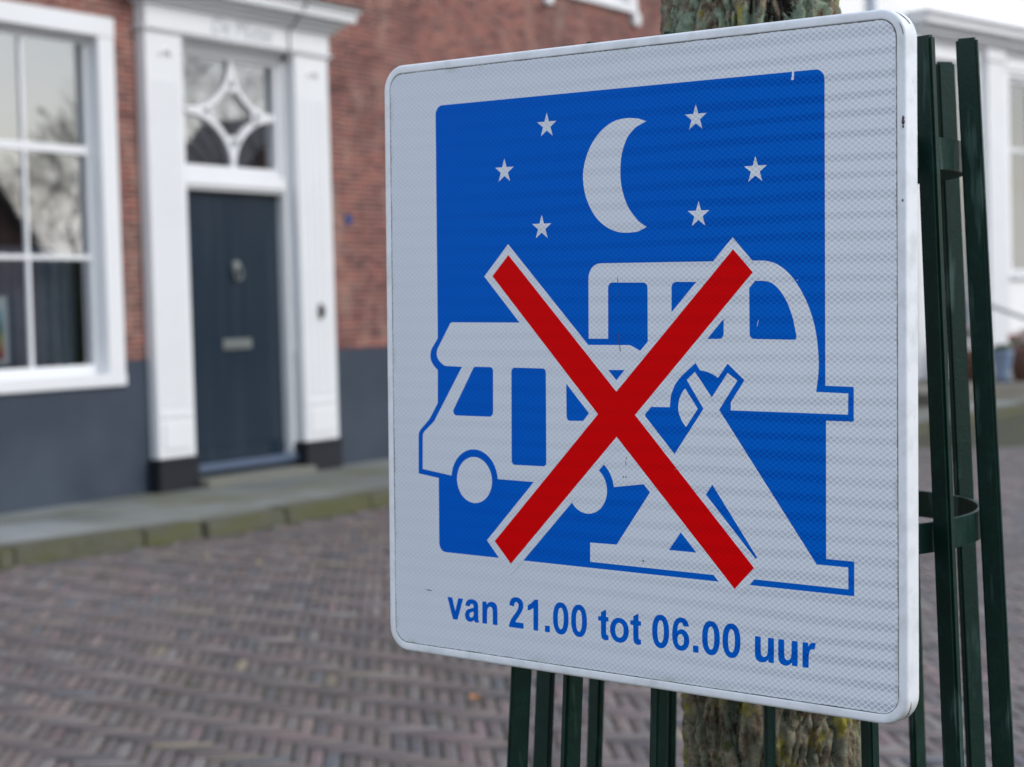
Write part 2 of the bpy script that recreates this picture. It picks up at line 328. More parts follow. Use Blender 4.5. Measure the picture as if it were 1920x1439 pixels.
SIGN_CARAVAN_WINDOWS=[[(359.8,-229.9),(359.9,-228.8),(360.3,-227.8),(360.9,-226.8),(361.7,-226),(362.7,-225.4),(363.7,-225),(364.8,-224.9),(411.1,-225.5),(412.2,-225.6),(413.3,-226),(414.2,-226.6),(415,-227.4),(415.6,-228.3),(416,-229.4),(416.1,-230.5),(416.3,-271.3),(416.1,-272.4),(415.8,-273.4),(415.2,-274.4),(414.4,-275.2),(413.5,-275.8),(412.4,-276.2),(411.3,-276.3),(365,-276.6),(363.8,-276.5),(362.8,-276.2),(361.8,-275.6),(361,-274.8),(360.4,-273.8),(360,-272.8),(359.9,-271.6)],[(442.8,-231.1),(442.9,-229.9),(443.3,-228.7),(443.8,-227.7),(444.6,-226.8),(445.5,-226),(446.6,-225.4),(447.7,-225.1),(448.9,-225),(458.3,-225.1),(460.4,-225.5),(463.5,-226.2),(466.5,-227.4),(469.2,-229.1),(471.9,-231.3),(474.5,-234),(477.2,-237.4),(480,-241.4),(482.4,-245.5),(484.5,-250.2),(486.5,-255.3),(487.7,-258.7),(491.3,-273.6),(490.3,-275.9),(490.1,-276.2),(489.7,-276.4),(489.4,-276.5),(448.4,-276.1),(447.3,-276),(446.2,-275.6),(445.3,-275),(444.5,-274.2),(443.9,-273.3),(443.5,-272.3),(443.4,-271.2)]]
SIGN_CARAVAN_WHEEL=[(375.1,-321.5),(374.1,-322.6),(372.7,-324.2),(371.4,-325.9),(370.4,-327.6),(369.4,-329.6),(368.7,-331.6),(368.1,-333.9),(367.7,-336.4),(367.5,-338.7),(367.6,-340.7),(368,-342.7),(368.6,-344.6),(369.5,-347),(370.8,-349.6),(371.7,-351.3),(376.1,-356.5),(388.9,-339.5)]
SIGN_TENT=[(376.8,-313.7),(385.7,-306.2),(403.9,-328.8),(420.7,-306.6),(431,-313),(411.8,-339.7),(512.3,-470),(543.1,-470),(543.3,-488.7),(267.4,-488.2),(267.4,-470),(298.4,-469.5),(395.1,-339.3)]
SIGN_TENT_DOOR=[(404.9,-407.2),(452.8,-469.8),(357.8,-469.8)]
SIGN_MOTORHOME=[(76.9,-301.5),(75.8,-300.5),(74.8,-299.4),(74,-298.1),(73.4,-296.7),(73,-295.2),(72.8,-293.7),(72.9,-292.1),(73.2,-290.6),(73.8,-289.2),(74.5,-287.9),(90.5,-263.9),(91.1,-263.2),(91.9,-262.6),(92.8,-262.3),(93.8,-262.1),(216.2,-262.2),(232,-283.2),(311.1,-282.8),(312.8,-282.9),(314.5,-283.3),(316.2,-283.9),(330.7,-290.6),(331,-410.9),(293.1,-416),(264.9,-414.8),(198.3,-416.4),(153,-416.1),(92.2,-415.9),(53.4,-411.3),(53.5,-378),(53.7,-376.7),(54,-375.5),(54.5,-374.4),(55.3,-373.4),(56.2,-372.5),(68.5,-362.6),(68.8,-362.3),(69.1,-362),(69.4,-361.7),(106.6,-306.4),(86,-305.9),(84.5,-305.8),(83,-305.4),(81.6,-304.8),(80.3,-304)]
SIGN_MOTORHOME_WINDOWS=[[(121.6,-307.5),(122.3,-306.7),(123.1,-306.3),(124.1,-306.1),(143.2,-306),(144.3,-306.1),(145.2,-306.5),(146.1,-307.1),(146.7,-308),(147.1,-308.9),(147.2,-310),(147.2,-350),(147.1,-351.1),(146.7,-352.2),(146.1,-353.1),(145.3,-353.9),(144.4,-354.5),(143.3,-354.9),(142.2,-355),(99,-355.2),(98.1,-355.1),(97.2,-354.7),(96.4,-354.2),(95.8,-353.5),(95.3,-352.7),(95.1,-351.8),(95,-350.8),(95.2,-349.9),(95.6,-349)],[(170.6,-310.1),(170.8,-309),(171.2,-308.1),(171.8,-307.2),(172.6,-306.6),(173.6,-306.2),(174.6,-306.1),(209.6,-306.2),(210.6,-306.3),(211.6,-306.7),(212.4,-307.3),(213,-308.1),(213.4,-309.1),(213.6,-310.1),(214.3,-396.6),(214.2,-397.6),(213.8,-398.6),(213.2,-399.4),(212.3,-400),(211.4,-400.4),(210.3,-400.6),(174.9,-401),(173.9,-400.8),(172.9,-400.4),(172.1,-399.8),(171.4,-399),(171,-398),(170.9,-397)],[(238.3,-307.2),(311.6,-305.9),(311.7,-353.5),(243.1,-355.5),(242,-355.4),(241,-355),(240.2,-354.4),(239.5,-353.5),(239.1,-352.6),(238.9,-351.5)]]
SIGN_ARCHES=[[(153.3,-418.7),(152.8,-413.4),(151.5,-408.2),(149.2,-403.4),(146.2,-399.1),(142.4,-395.3),(138.1,-392.3),(133.2,-390),(128.1,-388.6),(122.8,-388.2),(117.5,-388.6),(112.4,-390),(107.6,-392.3),(103.2,-395.3),(99.4,-399.1),(96.4,-403.4),(94.1,-408.2),(92.8,-413.4),(92.3,-418.7),(92.8,-424),(94.1,-429.1),(96.4,-433.9),(99.4,-438.3),(103.2,-442),(107.6,-445.1),(112.4,-447.3),(117.5,-448.7),(122.8,-449.2),(128.1,-448.7),(133.2,-447.3),(138.1,-445.1),(142.4,-442),(146.2,-438.3),(149.2,-433.9),(151.5,-429.1),(152.8,-424)],[(295.3,-419.8),(294.8,-414.4),(293.4,-409.1),(291.1,-404.2),(288,-399.7),(284.2,-395.9),(279.7,-392.8),(274.8,-390.5),(269.5,-389.1),(264.1,-388.6),(258.7,-389.1),(253.4,-390.5),(248.5,-392.8),(244,-395.9),(240.2,-399.7),(237.1,-404.2),(234.8,-409.1),(233.4,-414.4),(232.9,-419.8),(233.4,-425.2),(234.8,-430.5),(237.1,-435.4),(240.2,-439.8),(244,-443.7),(248.5,-446.8),(253.4,-449.1),(258.7,-450.5),(264.1,-451),(269.5,-450.5),(274.8,-449.1),(279.7,-446.8),(284.2,-443.7),(288,-439.8),(291.1,-435.4),(293.4,-430.5),(294.8,-425.2)]]
SIGN_WHEELS=[[(145.8,-418.7),(145.5,-414.7),(144.4,-410.8),(142.7,-407.2),(140.4,-403.9),(137.6,-401.1),(134.3,-398.8),(130.7,-397.1),(126.8,-396),(122.8,-395.7),(118.8,-396),(114.9,-397.1),(111.3,-398.8),(108,-401.1),(105.2,-403.9),(102.9,-407.2),(101.2,-410.8),(100.2,-414.7),(99.8,-418.7),(100.2,-422.7),(101.2,-426.5),(102.9,-430.2),(105.2,-433.5),(108,-436.3),(111.3,-438.6),(114.9,-440.3),(118.8,-441.3),(122.8,-441.7),(126.8,-441.3),(130.7,-440.3),(134.3,-438.6),(137.6,-436.3),(140.4,-433.5),(142.7,-430.2),(144.4,-426.5),(145.5,-422.7)],[(287.1,-419.8),(286.7,-415.8),(285.7,-411.9),(284,-408.3),(281.7,-405),(278.9,-402.2),(275.6,-399.9),(272,-398.2),(268.1,-397.1),(264.1,-396.8),(260.1,-397.1),(256.2,-398.2),(252.6,-399.9),(249.3,-402.2),(246.5,-405),(244.2,-408.3),(242.5,-411.9),(241.4,-415.8),(241.1,-419.8),(241.4,-423.8),(242.5,-427.7),(244.2,-431.3),(246.5,-434.6),(249.3,-437.4),(252.6,-439.7),(256.2,-441.4),(260.1,-442.4),(264.1,-442.8),(268.1,-442.4),(272,-441.4),(275.6,-439.7),(278.9,-437.4),(281.7,-434.6),(284,-431.3),(285.7,-427.7),(286.7,-423.8)]]
SIGN_CROSS=[(166.9,-196.3),(297.8,-326.3),(425.9,-196.7),(446.6,-217.4),(319.3,-347.4),(449.1,-478.4),(428.9,-499),(298.2,-368.5),(170,-498.4),(149.2,-477.6),(276.4,-348.1),(146.5,-216.7)]
SIGN_CROSS_BORDER=[(166.6,-185.8),(297.8,-315.7),(425.4,-186.1),(456.2,-217.6),(329.9,-347.1),(458.8,-478.6),(429,-510.9),(298.3,-380.1),(170,-509.7),(139.2,-477.6),(265.9,-347.7),(136.1,-216.9)]
SIGN_MOON=[(331.2,-77.4),(322.8,-74.6),(320.2,-74.1),(316.3,-73.6),(312.1,-73.2),(307.5,-73.2),(302.4,-73.5),(297.6,-74.2),(293.2,-75.5),(288.9,-77.2),(284.9,-79.4),(280.8,-82.1),(276.7,-85.3),(273.1,-88.9),(269.7,-92.9),(266.5,-97.5),(263.9,-102.2),(261.8,-107.3),(260,-112.8),(258.9,-117.8),(258.3,-122),(258.3,-126),(258.7,-130),(259.3,-134.5),(260.4,-139.4),(261.9,-144.1),(264,-148.8),(266.5,-153.7),(269.4,-158.2),(272.8,-162.3),(276.6,-166.2),(280.6,-169.4),(284.9,-172.2),(289.6,-174.6),(294.1,-176.3),(298.5,-177.6),(303,-178.3),(307.5,-178.7),(312.7,-178.7),(318.2,-178.4),(321.9,-178.1),(331.9,-174.2),(322.6,-168.5),(320,-165.8),(316.1,-161.8),(312.7,-157.8),(310.2,-153.9),(308,-149.7),(306.2,-145.5),(304.7,-141),(303.4,-136.3),(302.5,-131.7),(302,-127.1),(301.9,-122.5),(302,-118),(302.3,-113.5),(302.9,-108.9),(303.9,-104.4),(305.4,-99.9),(307.4,-95.2),(309.7,-91.1),(312.9,-87.5),(316.7,-84.2),(319.3,-82.1)]

# ================================================================== SETTING
G = 0.0
def sheet_obj(name, pts, z, mat):
    me = bpy.data.meshes.new(name); me.from_pydata([(x, y, z) for x, y in pts], [], [tuple(range(len(pts)))])
    me.materials.append(mat); o = bpy.data.objects.new(name, me); COL.objects.link(o); return o
tag(sheet_obj('ground', [(-300, -300), (400, -300), (400, 300), (-300, 300)], -.03, M['street_far']), kind='structure')
tag(sheet_obj('road_bed', [(-2, -7.0), (24, -7.0), (24, 6.85), (19, 6.9), (15.5, 8.45), (9.7, 8.5), (8.2, 8.70), (-2, 8.80)], -.011, M['sand']), kind='structure')

# herringbone street bricks, every brick its own bevelled block in one paving mesh
def paving():
    L, W, n = .228, .057, 4
    th = math.radians(35); ct, st = math.cos(th), math.sin(th)
    fa = math.atan2(.52177, .85215)
    rects = []
    R_ = 600
    for i in range(-R_, R_):
        for j in range(-78, 78):
            for kind in (0, 1):
                if kind == 0: x, y, lx, ly = i + j * n, i - j * n, n, 1
                else: x, y, lx, ly = i + j * n, i - j * n + 1, 1, n
                cx, cy = (x + lx / 2) * W, (y + ly / 2) * W
                wx, wy = cx * ct - cy * st, cx * st + cy * ct
                if wx < 1.5 or wy > (8.60 - max(0, wx - 8.2) * .11 if wx < 9.7 else 8.38 if wx < 15.2 else 8.38 - (wx - 15.2) * .44): continue
                d = math.hypot(wx, wy)
                if d < 4.2 or d > 19: continue
                if abs(math.atan2(wy, wx) - fa) > math.radians(24): continue
                rects.append((wx, wy, lx * W, ly * W))
    r = np.array(rects); N = len(r); rg = np.random.default_rng(3)
    gap = .002 + rg.random((N, 1)) * .004
    hx = r[:, 2:3] / 2 - gap; hy = r[:, 3:4] / 2 - gap
    V = np.zeros((N, 12, 3)); sg = np.array([(-1, -1), (1, -1), (1, 1), (-1, 1)])
    jit = (rg.random((N, 1)) - .5) * .006; tx = rg.normal(0, .02, (N, 1)); ty = rg.normal(0, .02, (N, 1))
    for lv, (ins, z) in enumerate(((0, -.02), (0, -.006), (.006, 0))):
        for k in range(4):
            lx = sg[k, 0] * (hx - ins); ly = sg[k, 1] * (hy - ins)
            V[:, lv * 4 + k, 0:1] = lx; V[:, lv * 4 + k, 1:2] = ly
            V[:, lv * 4 + k, 2:3] = z + (0 if lv == 0 else 1) * (jit + lx * tx * .5 + ly * ty)
    rot = rg.normal(0, .012, (N, 1)) + th; c, s = np.cos(rot), np.sin(rot)
    X = V[:, :, 0] * c - V[:, :, 1] * s + r[:, 0:1] + rg.normal(0, .0012, (N, 1)); Y = V[:, :, 0] * s + V[:, :, 1] * c + r[:, 1:2]
    V[:, :, 0] = X; V[:, :, 1] = Y
    # gentle unevenness of the street
    V[:, :, 2] += .006 * np.sin(X * 1.7 + 1) * np.cos(Y * 1.3)
    F = []
    for a in (0, 4):
        for k in range(4): F.append((a + k, a + (k + 1) % 4, a + 4 + (k + 1) % 4, a + 4 + k))
    F.append((8, 9, 10, 11)); F = np.array(F)
    faces = (F[None] + (np.arange(N) * 12)[:, None, None]).reshape(-1, 4)
    me = bpy.data.meshes.new('road'); me.vertices.add(N * 12); me.vertices.foreach_set('co', V.reshape(-1))
    me.loops.add(faces.size); me.loops.foreach_set('vertex_index', faces.reshape(-1).astype(np.int32))
    me.polygons.add(len(faces)); me.polygons.foreach_set('loop_start', np.arange(0, faces.size, 4, dtype=np.int32))
    me.update(calc_edges=True)
    pal = np.array([lin(*c)[:3] for c in ((102, 90, 87), (88, 81, 82), (118, 103, 100), (92, 83, 84), (78, 75, 82), (110, 90, 92), (110, 105, 103), (86, 78, 79), (136, 124, 104), (80, 88, 98), (120, 116, 114), (70, 70, 77), (102, 82, 82))])
    pr = np.array([.15, .13, .11, .13, .09, .05, .08, .07, .025, .04, .045, .04, .04]); idx = rg.choice(len(pal), N, p=pr / pr.sum())
    colr = pal[idx] * .92 * (1 + rg.normal(0, .16, (N, 1)))
    at = me.color_attributes.new('tone', 'FLOAT_COLOR', 'POINT')
    cc = np.ones((N, 12, 4)); cc[:, :, :3] = np.clip(colr, .01, 1)[:, None]; at.data.foreach_set('color', cc.reshape(-1))
    me.materials.append(M['street_brick']); o = bpy.data.objects.new('road', me); COL.objects.link(o); tag(o, kind='structure')
    print('paving bricks', N)
paving()

W = 10.325        # plane of the house front
# pavement: narrow in front of the brick house, wider in front of the white one
pv = bpy.data.meshes.new('pavement')
pp = [(-6, 8.88), (8.2, 8.77), (9.76, 8.60), (15.5, 8.58), (19.05, 7.07), (24.5, 7.02), (45, 2.52), (45, 12), (-6, 12)]
b_ = MB(); nn = len(pp); b_.v = [(x, y, -.05) for x, y in pp] + [(x, y, .105) for x, y in pp]
b_.f = [tuple(range(nn, 2 * nn))] + [(i, (i + 1) % nn, nn + (i + 1) % nn, nn + i) for i in range(nn)]
tag(b_.build('pavement', M['pavement']), kind='structure')
kb = MB()
def kerb_run(p, q, first=1.0):
    p = Vector(p); q = Vector(q); d = (q - p); L = d.length; d.normalize(); nrm = Vector((d.y, -d.x, 0)); s = 0
    while s < L:
        ln = min(rnd.uniform(.8, 1.15), L - s); o1 = rnd.uniform(-.012, .012); hz = .108 + rnd.uniform(-.006, .006)
        a = p + d * (s + .002); c = p + d * (s + ln - .002); b = len(kb.v)
        for (f, z) in ((.10 + o1, -.05), (.085 + o1, hz), (-.12, hz), (-.12, -.05)):
            for pt in (a, c): w_ = pt + nrm * f; kb.v.append((w_.x, w_.y, z))
        for k in range(3): kb.f.append((b + 2 * k, b + 2 * k + 1, b + 2 * k + 3, b + 2 * k + 2))
        kb.f.append((b, b + 2, b + 4, b + 6)); kb.f.append((b + 1, b + 7, b + 5, b + 3)); s += ln
kerb_run((-6, 8.86, 0), (8.2, 8.75, 0)); kerb_run((8.2, 8.75, 0), (9.765, 8.575, 0)); kerb_run((9.765, 8.545, 0), (15.5, 8.5, 0)); kerb_run((15.5, 8.5, 0), (19, 6.95, 0)); kerb_run((19, 6.95, 0), (24.5, 6.9, 0)); kerb_run((24.5, 6.9, 0), (45, 2.4, 0))
tag(kb.build('kerb', M['kerb'], bevel=.014), kind='structure')

# fallen leaf
lf = MB()
for i in range(9):
    u = i / 8; wd_ = .022 * math.sin(math.pi * min(1, u * .93 + .05)); zz_ = .004 + .016 * abs(u - .5)
    lf.v += [(-.04 + .08 * u, -wd_, zz_ + .007), (-.04 + .08 * u, 0, zz_), (-.04 + .08 * u, wd_, zz_ + .009)]
lf.f = [(3 * i + k, 3 * i + 3 + k, 3 * i + 4 + k, 3 * i + 1 + k) for i in range(8) for k in (0, 1)]
lo = lf.build('fallen_leaf', paint('dry_leaf', lin(176, 116, 60), .7, .4, 60), smooth=True, fix=False); lo.location = (5.962, 3.853, .006); lo.rotation_euler = (0, 0, 1.1)
tag(lo, 'small orange brown fallen leaf lying on the street bricks', 'leaf')

# ================================================================== BRICK HOUSE
H = empty('brick_house', (0, 0, 0)); tag(H, 'red brick house with slate grey plinth, white door surround and white windows', 'house')
X0, X1, ZT = 2.0, 23.2, 8.4
def wall_with_holes(holes, x0, x1, z0, z1, y0, y1):
    xs = sorted({x0, x1, *[h[0] for h in holes], *[h[1] for h in holes]}); zs = sorted({z0, z1, *[h[2] for h in holes], *[h[3] for h in holes]})
    m = MB()
    solid = lambda i, j: 0 <= i < len(xs) - 1 and 0 <= j < len(zs) - 1 and not any(h[0] < (xs[i] + xs[i + 1]) / 2 < h[1] and h[2] < (zs[j] + zs[j + 1]) / 2 < h[3] for h in holes)
    def quad(a, b, c, d): k = len(m.v); m.v.extend([a, b, c, d]); m.f.append((k, k + 1, k + 2, k + 3))
    for i in range(len(xs) - 1):
        for j in range(len(zs) - 1):
            if not solid(i, j): continue
            a, b, c, d = xs[i], xs[i + 1], zs[j], zs[j + 1]
            quad((a, y0, c), (b, y0, c), (b, y0, d), (a, y0, d)); quad((b, y1, c), (a, y1, c), (a, y1, d), (b, y1, d))
            if not solid(i - 1, j): quad((a, y1, c), (a, y0, c), (a, y0, d), (a, y1, d))
            if not solid(i + 1, j): quad((b, y0, c), (b, y1, c), (b, y1, d), (b, y0, d))
            if not solid(i, j - 1): quad((a, y1, c), (b, y1, c), (b, y0, c), (a, y0, c))
            if not solid(i, j + 1): quad((a, y0, d), (b, y0, d), (b, y1, d), (a, y1, d))
    return m
WIN = [(8.56, 10.98, .99, 3.85), (4.2, 6.62, .99, 3.85), (17.75, 19.88, 5.0, 7.5)]
DOOR = (11.70, 13.17, .11, 3.90)
wall_with_holes([(a_, b2_, max(c_, 1.18), d_) for a_, b2_, c_, d_ in WIN + [DOOR]], X0, X1, 1.18, ZT, W, W + .35).build('wall', M['brick'], H, fix=False)
wall_with_holes([(8.56, 10.98, .99, 1.178), (4.2, 6.62, .99, 1.178), (11.70, 13.17, .0, 1.178)], X0, X1, 0, 1.178, W - .012, W + .34).build('plinth', M['slate'], H, fix=False)
# roof and rear volume
r = MB(); r.v = [(X0 - .3, W - .3, ZT), (X1 + .3, W - .3, ZT), (X1 + .3, W + 4, ZT + 4), (X0 - .3, W + 4, ZT + 4), (X0 - .3, W + 8.3, ZT), (X1 + .3, W + 8.3, ZT)]
r.f = [(0, 1, 2, 3), (3, 2, 5, 4), (0, 3, 4), (1, 5, 2)]; r.build('roof', M['roof'], H, fix=False)
rv = MB(); rv.box(X0, X0 + .3, W + .35, W + 8, 0, ZT).box(X1 - .3, X1, W + .35, W + 8, 0, ZT).box(X0, X1, W + 7.7, W + 8.0, 0, ZT - .01); rv.build('side_wall', M['brick'], H)
it = MB(); it.box(X0 + .31, X1 - .31, W + 2.6, W + 2.7, 0, ZT - .1).box(X0 + .31, X1 - .31, W + .36, W + 2.6, 0, .1).box(X0 + .31, X1 - .31, W + .36, W + 2.6, 4.1, 4.2)
for xx in (3.2, 7.7, 11.35, 13.5, 20.8): it.box(xx, xx + .1, W + .36, W + 2.6, .1, 4.1)
it.build('interior', M['interior'], H)
gt = MB(); gt.box(X0, X1, W - .3, W + .0, ZT - .25, ZT - .02); gt.build('gutter', M['white'], H)

def sash_window(x0, x1, z0, z1, cols, rows, cas=.185, horns=False, parent=H, y=W, mat=M['white'], gl=M['glass']):
    f = MB(); p = .035
    f.box(x0, x0 + cas, y - p, y + .12, z0 + .10, z1 - cas + .03); f.box(x1 - cas, x1, y - p, y + .12, z0 + .10, z1 - cas + .03)
    f.box(x0 - .005, x1 + .005, y - p - .003, y + .12, z1 - cas + .03, z1); f.box(x0 - .002, x1 + .002, y - p - .008, y + .12, z0, z0 + .10)
    if horns: f.box(x0 - .02, x0 + .13, y - p - .035, y - .002, z0 - .14, z0 + .002); f.box(x1 - .13, x1 + .02, y - p - .035, y - .002, z0 - .14, z0 + .002)
    fr = f.build('window', mat, parent, bevel=.006)
    a, b, c, d = x0 + cas, x1 - cas, z0 + .10, z1 - cas + .03
    s = MB(); ys, ye = y + .07, y + .115; sw = .05
    s.box(a, a + sw, ys, ye, c, d).box(b - sw, b, ys, ye, c, d).box(a + sw, b - sw, ys, ye, c, c + .075).box(a + sw, b - sw, ys, ye, d - .05, d)
    ga, gb, gc, gd = a + sw, b - sw, c + .075, d - .05
    s.build('sash', mat, fr, bevel=.004)
    g = MB(); zz = [gc + (gd - gc) * k / rows for k in range(rows + 1)]
    for k in range(1, cols): xx = ga + (gb - ga) * k / cols; g.box(xx - .017, xx + .017, ys + .006, ye - .004, gc, gd)
    for k in range(1, rows): h_ = .034 if k == rows - 1 else .018; g.box(ga, gb, ys + .003, ye - .007, zz[k] - h_, zz[k] + h_)
    g.build('glazing_bars', mat, fr, bevel=.003)
    q = MB(); q.v = [(ga - .01, ye - .02, gc - .01), (gb + .01, ye - .02, gc - .01), (gb + .01, ye - .02, gd + .01), (ga - .01, ye - .02, gd + .01)]; q.f = [(0, 1, 2, 3)]
    q.build('pane', gl, fr, fix=False)
    return fr
sash_window(8.56, 10.98, .985, 3.86, 3, 3)
sash_window(4.2, 6.62, .985, 3.86, 3, 3)
sash_window(17.72, 19.90, 4.96, 7.5, 2, 3, horns=True)

# door surround
S = empty('doorcase'); S.parent = H
def pilaster(x0, x1):
    m = MB(); pf = W - .10
    m.box(x0, x1, pf, W + .12, .37, 3.797); o = m.build('pilaster', M['white'], S, bevel=.006)
    m = MB()
    n_ = 4; wd = (x1 - x0 - .10) / n_
    for k in range(n_):
        xa = x0 + .05 + k * wd; m.box(xa + .02, xa + wd - .02, pf - .006, pf + .002, .78, 3.42)
    m.box(x0 + .07, x1 - .07, pf - .010, pf + .002, .44, .66); m.box(x0 + .05, x1 - .05, pf - .010, pf + .001, .70, .735)
    for k in range(3):  # small carved leaf at the head
        a = math.radians(60 + 30 * k * 1.0); m.tube([((x0 + x1) / 2 + math.cos(a + t_) * .09, pf - .012, 3.54 + .12 * math.sin(a + t_)) for t_ in (-.3, 0, .3)], .012, 6)
    m.build('moulding', M['white'], o, bevel=.003)
    b = MB(); b.box(x0 - .04, x1 + .0, pf - .035, W + .13, .10, .372).box(x0 - .05, x1 + .01, pf - .045, W + .131, .33, .36)
    b.build('pilaster_base', M['black'], S, bevel=.008)
pilaster(11.255, 11.70); pilaster(13.17, 13.66)
e = MB(); e.box(11.24, 13.68, W - .112, W + .12, 3.798, 3.815).box(11.22, 13.70, W - .128, W + .11, 3.815, 3.84).box(11.25, 13.67, W - .115, W + .115, 3.84, 4.02); e.build('frieze', M['white'], S, bevel=.006)
c = MB()
for k, (dz0, dz1, pr) in enumerate(((4.02, 4.055, .15), (4.055, 4.09, .19), (4.09, 4.125, .235), (4.125, 4.20, .30), (4.20, 4.235, .33))):
    c.box(11.25 - (pr - .115), 13.67 + (pr - .115), W - pr, W + .1, dz0, dz1)
c.build('cornice', M['white'], S, bevel=.008)
c = MB(); c.box(11.0, 13.92, W - .345, W, 4.236, 4.262); c.build('cornice_flashing', M['dark_metal'], S)
# lettering on the frieze
def text_mesh(name, s, size, mat, parent, loc, rot, off=0.0, ext=.001, align='CENTER'):
    cu = bpy.data.curves.new(name, 'FONT'); cu.body = s; cu.size = size; cu.align_x = align; cu.offset = off; cu.extrude = ext; cu.shear = .3
    tmp = bpy.data.objects.new(name, cu); COL.objects.link(tmp)
    dg = bpy.context.evaluated_depsgraph_get(); me = bpy.data.meshes.new_from_object(tmp.evaluated_get(dg))
    bpy.data.objects.remove(tmp); me.materials.clear(); me.materials.append(mat)
    o = bpy.data.objects.new(name, me); COL.objects.link(o); o.parent = parent; o.location = loc; o.rotation_euler = rot; return o
text_mesh('lettering', 'De Mutse', .20, M['letter'], S, (12.44, W - .1165, 3.862), (math.pi / 2, 0, 0))
# cable that crosses the cornice
MB().tube([(13.06, W - .34, 4.27), (13.065, W - .345, 4.20), (13.07, W - .20, 4.05), (13.07, W - .135, 3.99), (13.07, W - .135, 3.80)], .007, 6).build('cable', M['dark_metal'], S)
# door frame, transom window, door
d0 = MB(); d0.box(11.70, 11.78, W + .0, W + .16, .26, 3.80).box(13.10, 13.17, W + .0, W + .16, .26, 3.80).box(11.78, 13.10, W + .0, W + .16, 2.57, 2.72).box(11.78, 13.10, W - .02, W + .16, 2.60, 2.66)
d0.box(11.70, 13.17, W + .0, W + .16, 3.735, 3.799); d0.build('door_frame', M['white'], S, bevel=.006)
D = MB(); D.box(11.78, 13.10, W + .09, W + .14, .28, 2.57)
dr = D.build('door', M['door'], H, bevel=.003)
g = MB()
g.box(11.80, 13.08, W + .086, W + .0905, .40, 2.55)
g.box(11.79, 13.09, W + .075, W + .09, .285, .395); g.build('door_boards', M['door'], dr, bevel=.003)
MB().box(12.29, 12.67, W + .068, W + .084, 1.222, 1.312).box(12.33, 12.63, W + .062, W + .07, 1.245, 1.29).build('letter_slot', M['brass'], dr, bevel=.004)
kk = MB(); kk.lathe([(.0, 0), (.055, 0), (.05, .02), (.02, .035), (0, .04)], n=16)
kk.v = [(12.50 + x, W + .084 - z, 1.93 + y) for x, y, z in kk.v]
kk.tube([(12.50 + .05 * math.sin(a), W + .055, 1.875 + .058 * math.cos(a)) for a in [k * math.pi / 9 for k in range(19)]], .011, 8, cap=False); kk.build('door_knocker', M['brass'], dr, smooth=True)
MB().box(11.70, 13.17, W - .04, W + .17, .215, .275).build('threshold', M['strip'], H, bevel=.006)
MB().box(11.70, 13.17, W + .0, W + .16, .13, .214).build('threshold_board', M['door'], H, bevel=.004)
MB().box(11.70, 13.165, W - .22, W + .02, .02, .165).build('doorstep', M['stone'], H, bevel=.012)
# transom light with its star fretwork
tw = MB(); xa, xb, za, zb = 11.78, 13.10, 2.72, 3.735
tw.box(xa, xa + .055, W + .03, W + .09, za, zb).box(xb - .055, xb, W + .03, W + .09, za, zb).box(xa + .055, xb - .055, W + .03, W + .09, za, za + .06).box(xa + .055, xb - .055, W + .03, W + .09, zb - .05, zb)
tws = tw.build('transom_window', M['white'], H, bevel=.006)
q = MB(); q.v = [(xa, W + .075, za), (xb, W + .075, za), (xb, W + .075, zb), (xa, W + .075, zb)]; q.f = [(0, 1, 2, 3)]; q.build('pane', M['glass'], tws, fix=False)
fx = MB(); gx0, gx1, gz0, gz1 = xa + .055, xb - .055, za + .06, zb - .05; cx, cz = (gx0 + gx1) / 2 + .04, (gz0 + gz1) / 2; hx, hz = (gx1 - gx0) / 2, (gz1 - gz0) / 2
def ribbon(m, pts, wd, y0, y1):
    P = [Vector((p[0], 0, p[1])) for p in pts]; b = len(m.v)
    for i, p in enumerate(P):
        d = (P[min(i + 1, len(P) - 1)] - P[max(i - 1, 0)]).normalized(); nn_ = Vector((-d.z, 0, d.x)) * wd / 2
        for q_ in (p + nn_, p - nn_):
            for yy in (y0, y1): m.v.append((q_.x, yy, q_.z))
    for i in range(len(P) - 1):
        a = b + 4 * i; c_ = a + 4
        m.f += [(a, a + 2, c_ + 2, c_), (a + 1, c_ + 1, c_ + 3, a + 3), (a, c_, c_ + 1, a + 1), (a + 2, a + 3, c_ + 3, c_ + 2)]
for sx in (-1, 1):
    for sz in (-1, 1):
        arc = [(cx + sx * hx * (1 - math.cos(a)), cz + sz * hz * (1 - math.sin(a))) for a in [math.pi / 2 * k / 14 for k in range(15)]]
        ribbon(fx, arc, .05, W + .045 + .001 * (sx + 2 * sz), W + .068)
for (ox, oz, a0) in ((0, 1, 210), (0, -1, 30), (1, 0, 120), (-1, 0, 300)):
    c0 = (cx + ox * hx * .60, cz + oz * hz * .64)
    ribbon(fx, [(c0[0] + .085 * math.cos(math.radians(a0 + k * 10)), c0[1] + .085 * math.sin(math.radians(a0 + k * 10))) for k in range(13)], .035, W + .044, W + .067)
fx.build('fretwork', M['white'], tws)
# bell and number plate on the front
bm_ = MB(); bm_.lathe([(0, 0), (.038, 0), (.036, .012), (.02, .02), (.018, .035), (.008, .042), (0, .043)], n=16); bm_.v = [(13.43 + x, W - .112 - z, 1.53 + y * 1.9) for x, y, z in bm_.v]
tag(bm_.build('doorbell', M['dark_metal'], H, smooth=True), 'small dark oval bell pull on white pilaster')
MB().prism([(14.03 + .052 * math.cos(a), 2.37 + .052 * math.sin(a)) for a in [k * math.pi / 8 for k in range(16)]], W - .015, W).build('wall_plate', M['blue_plate'], H, bevel=.003)

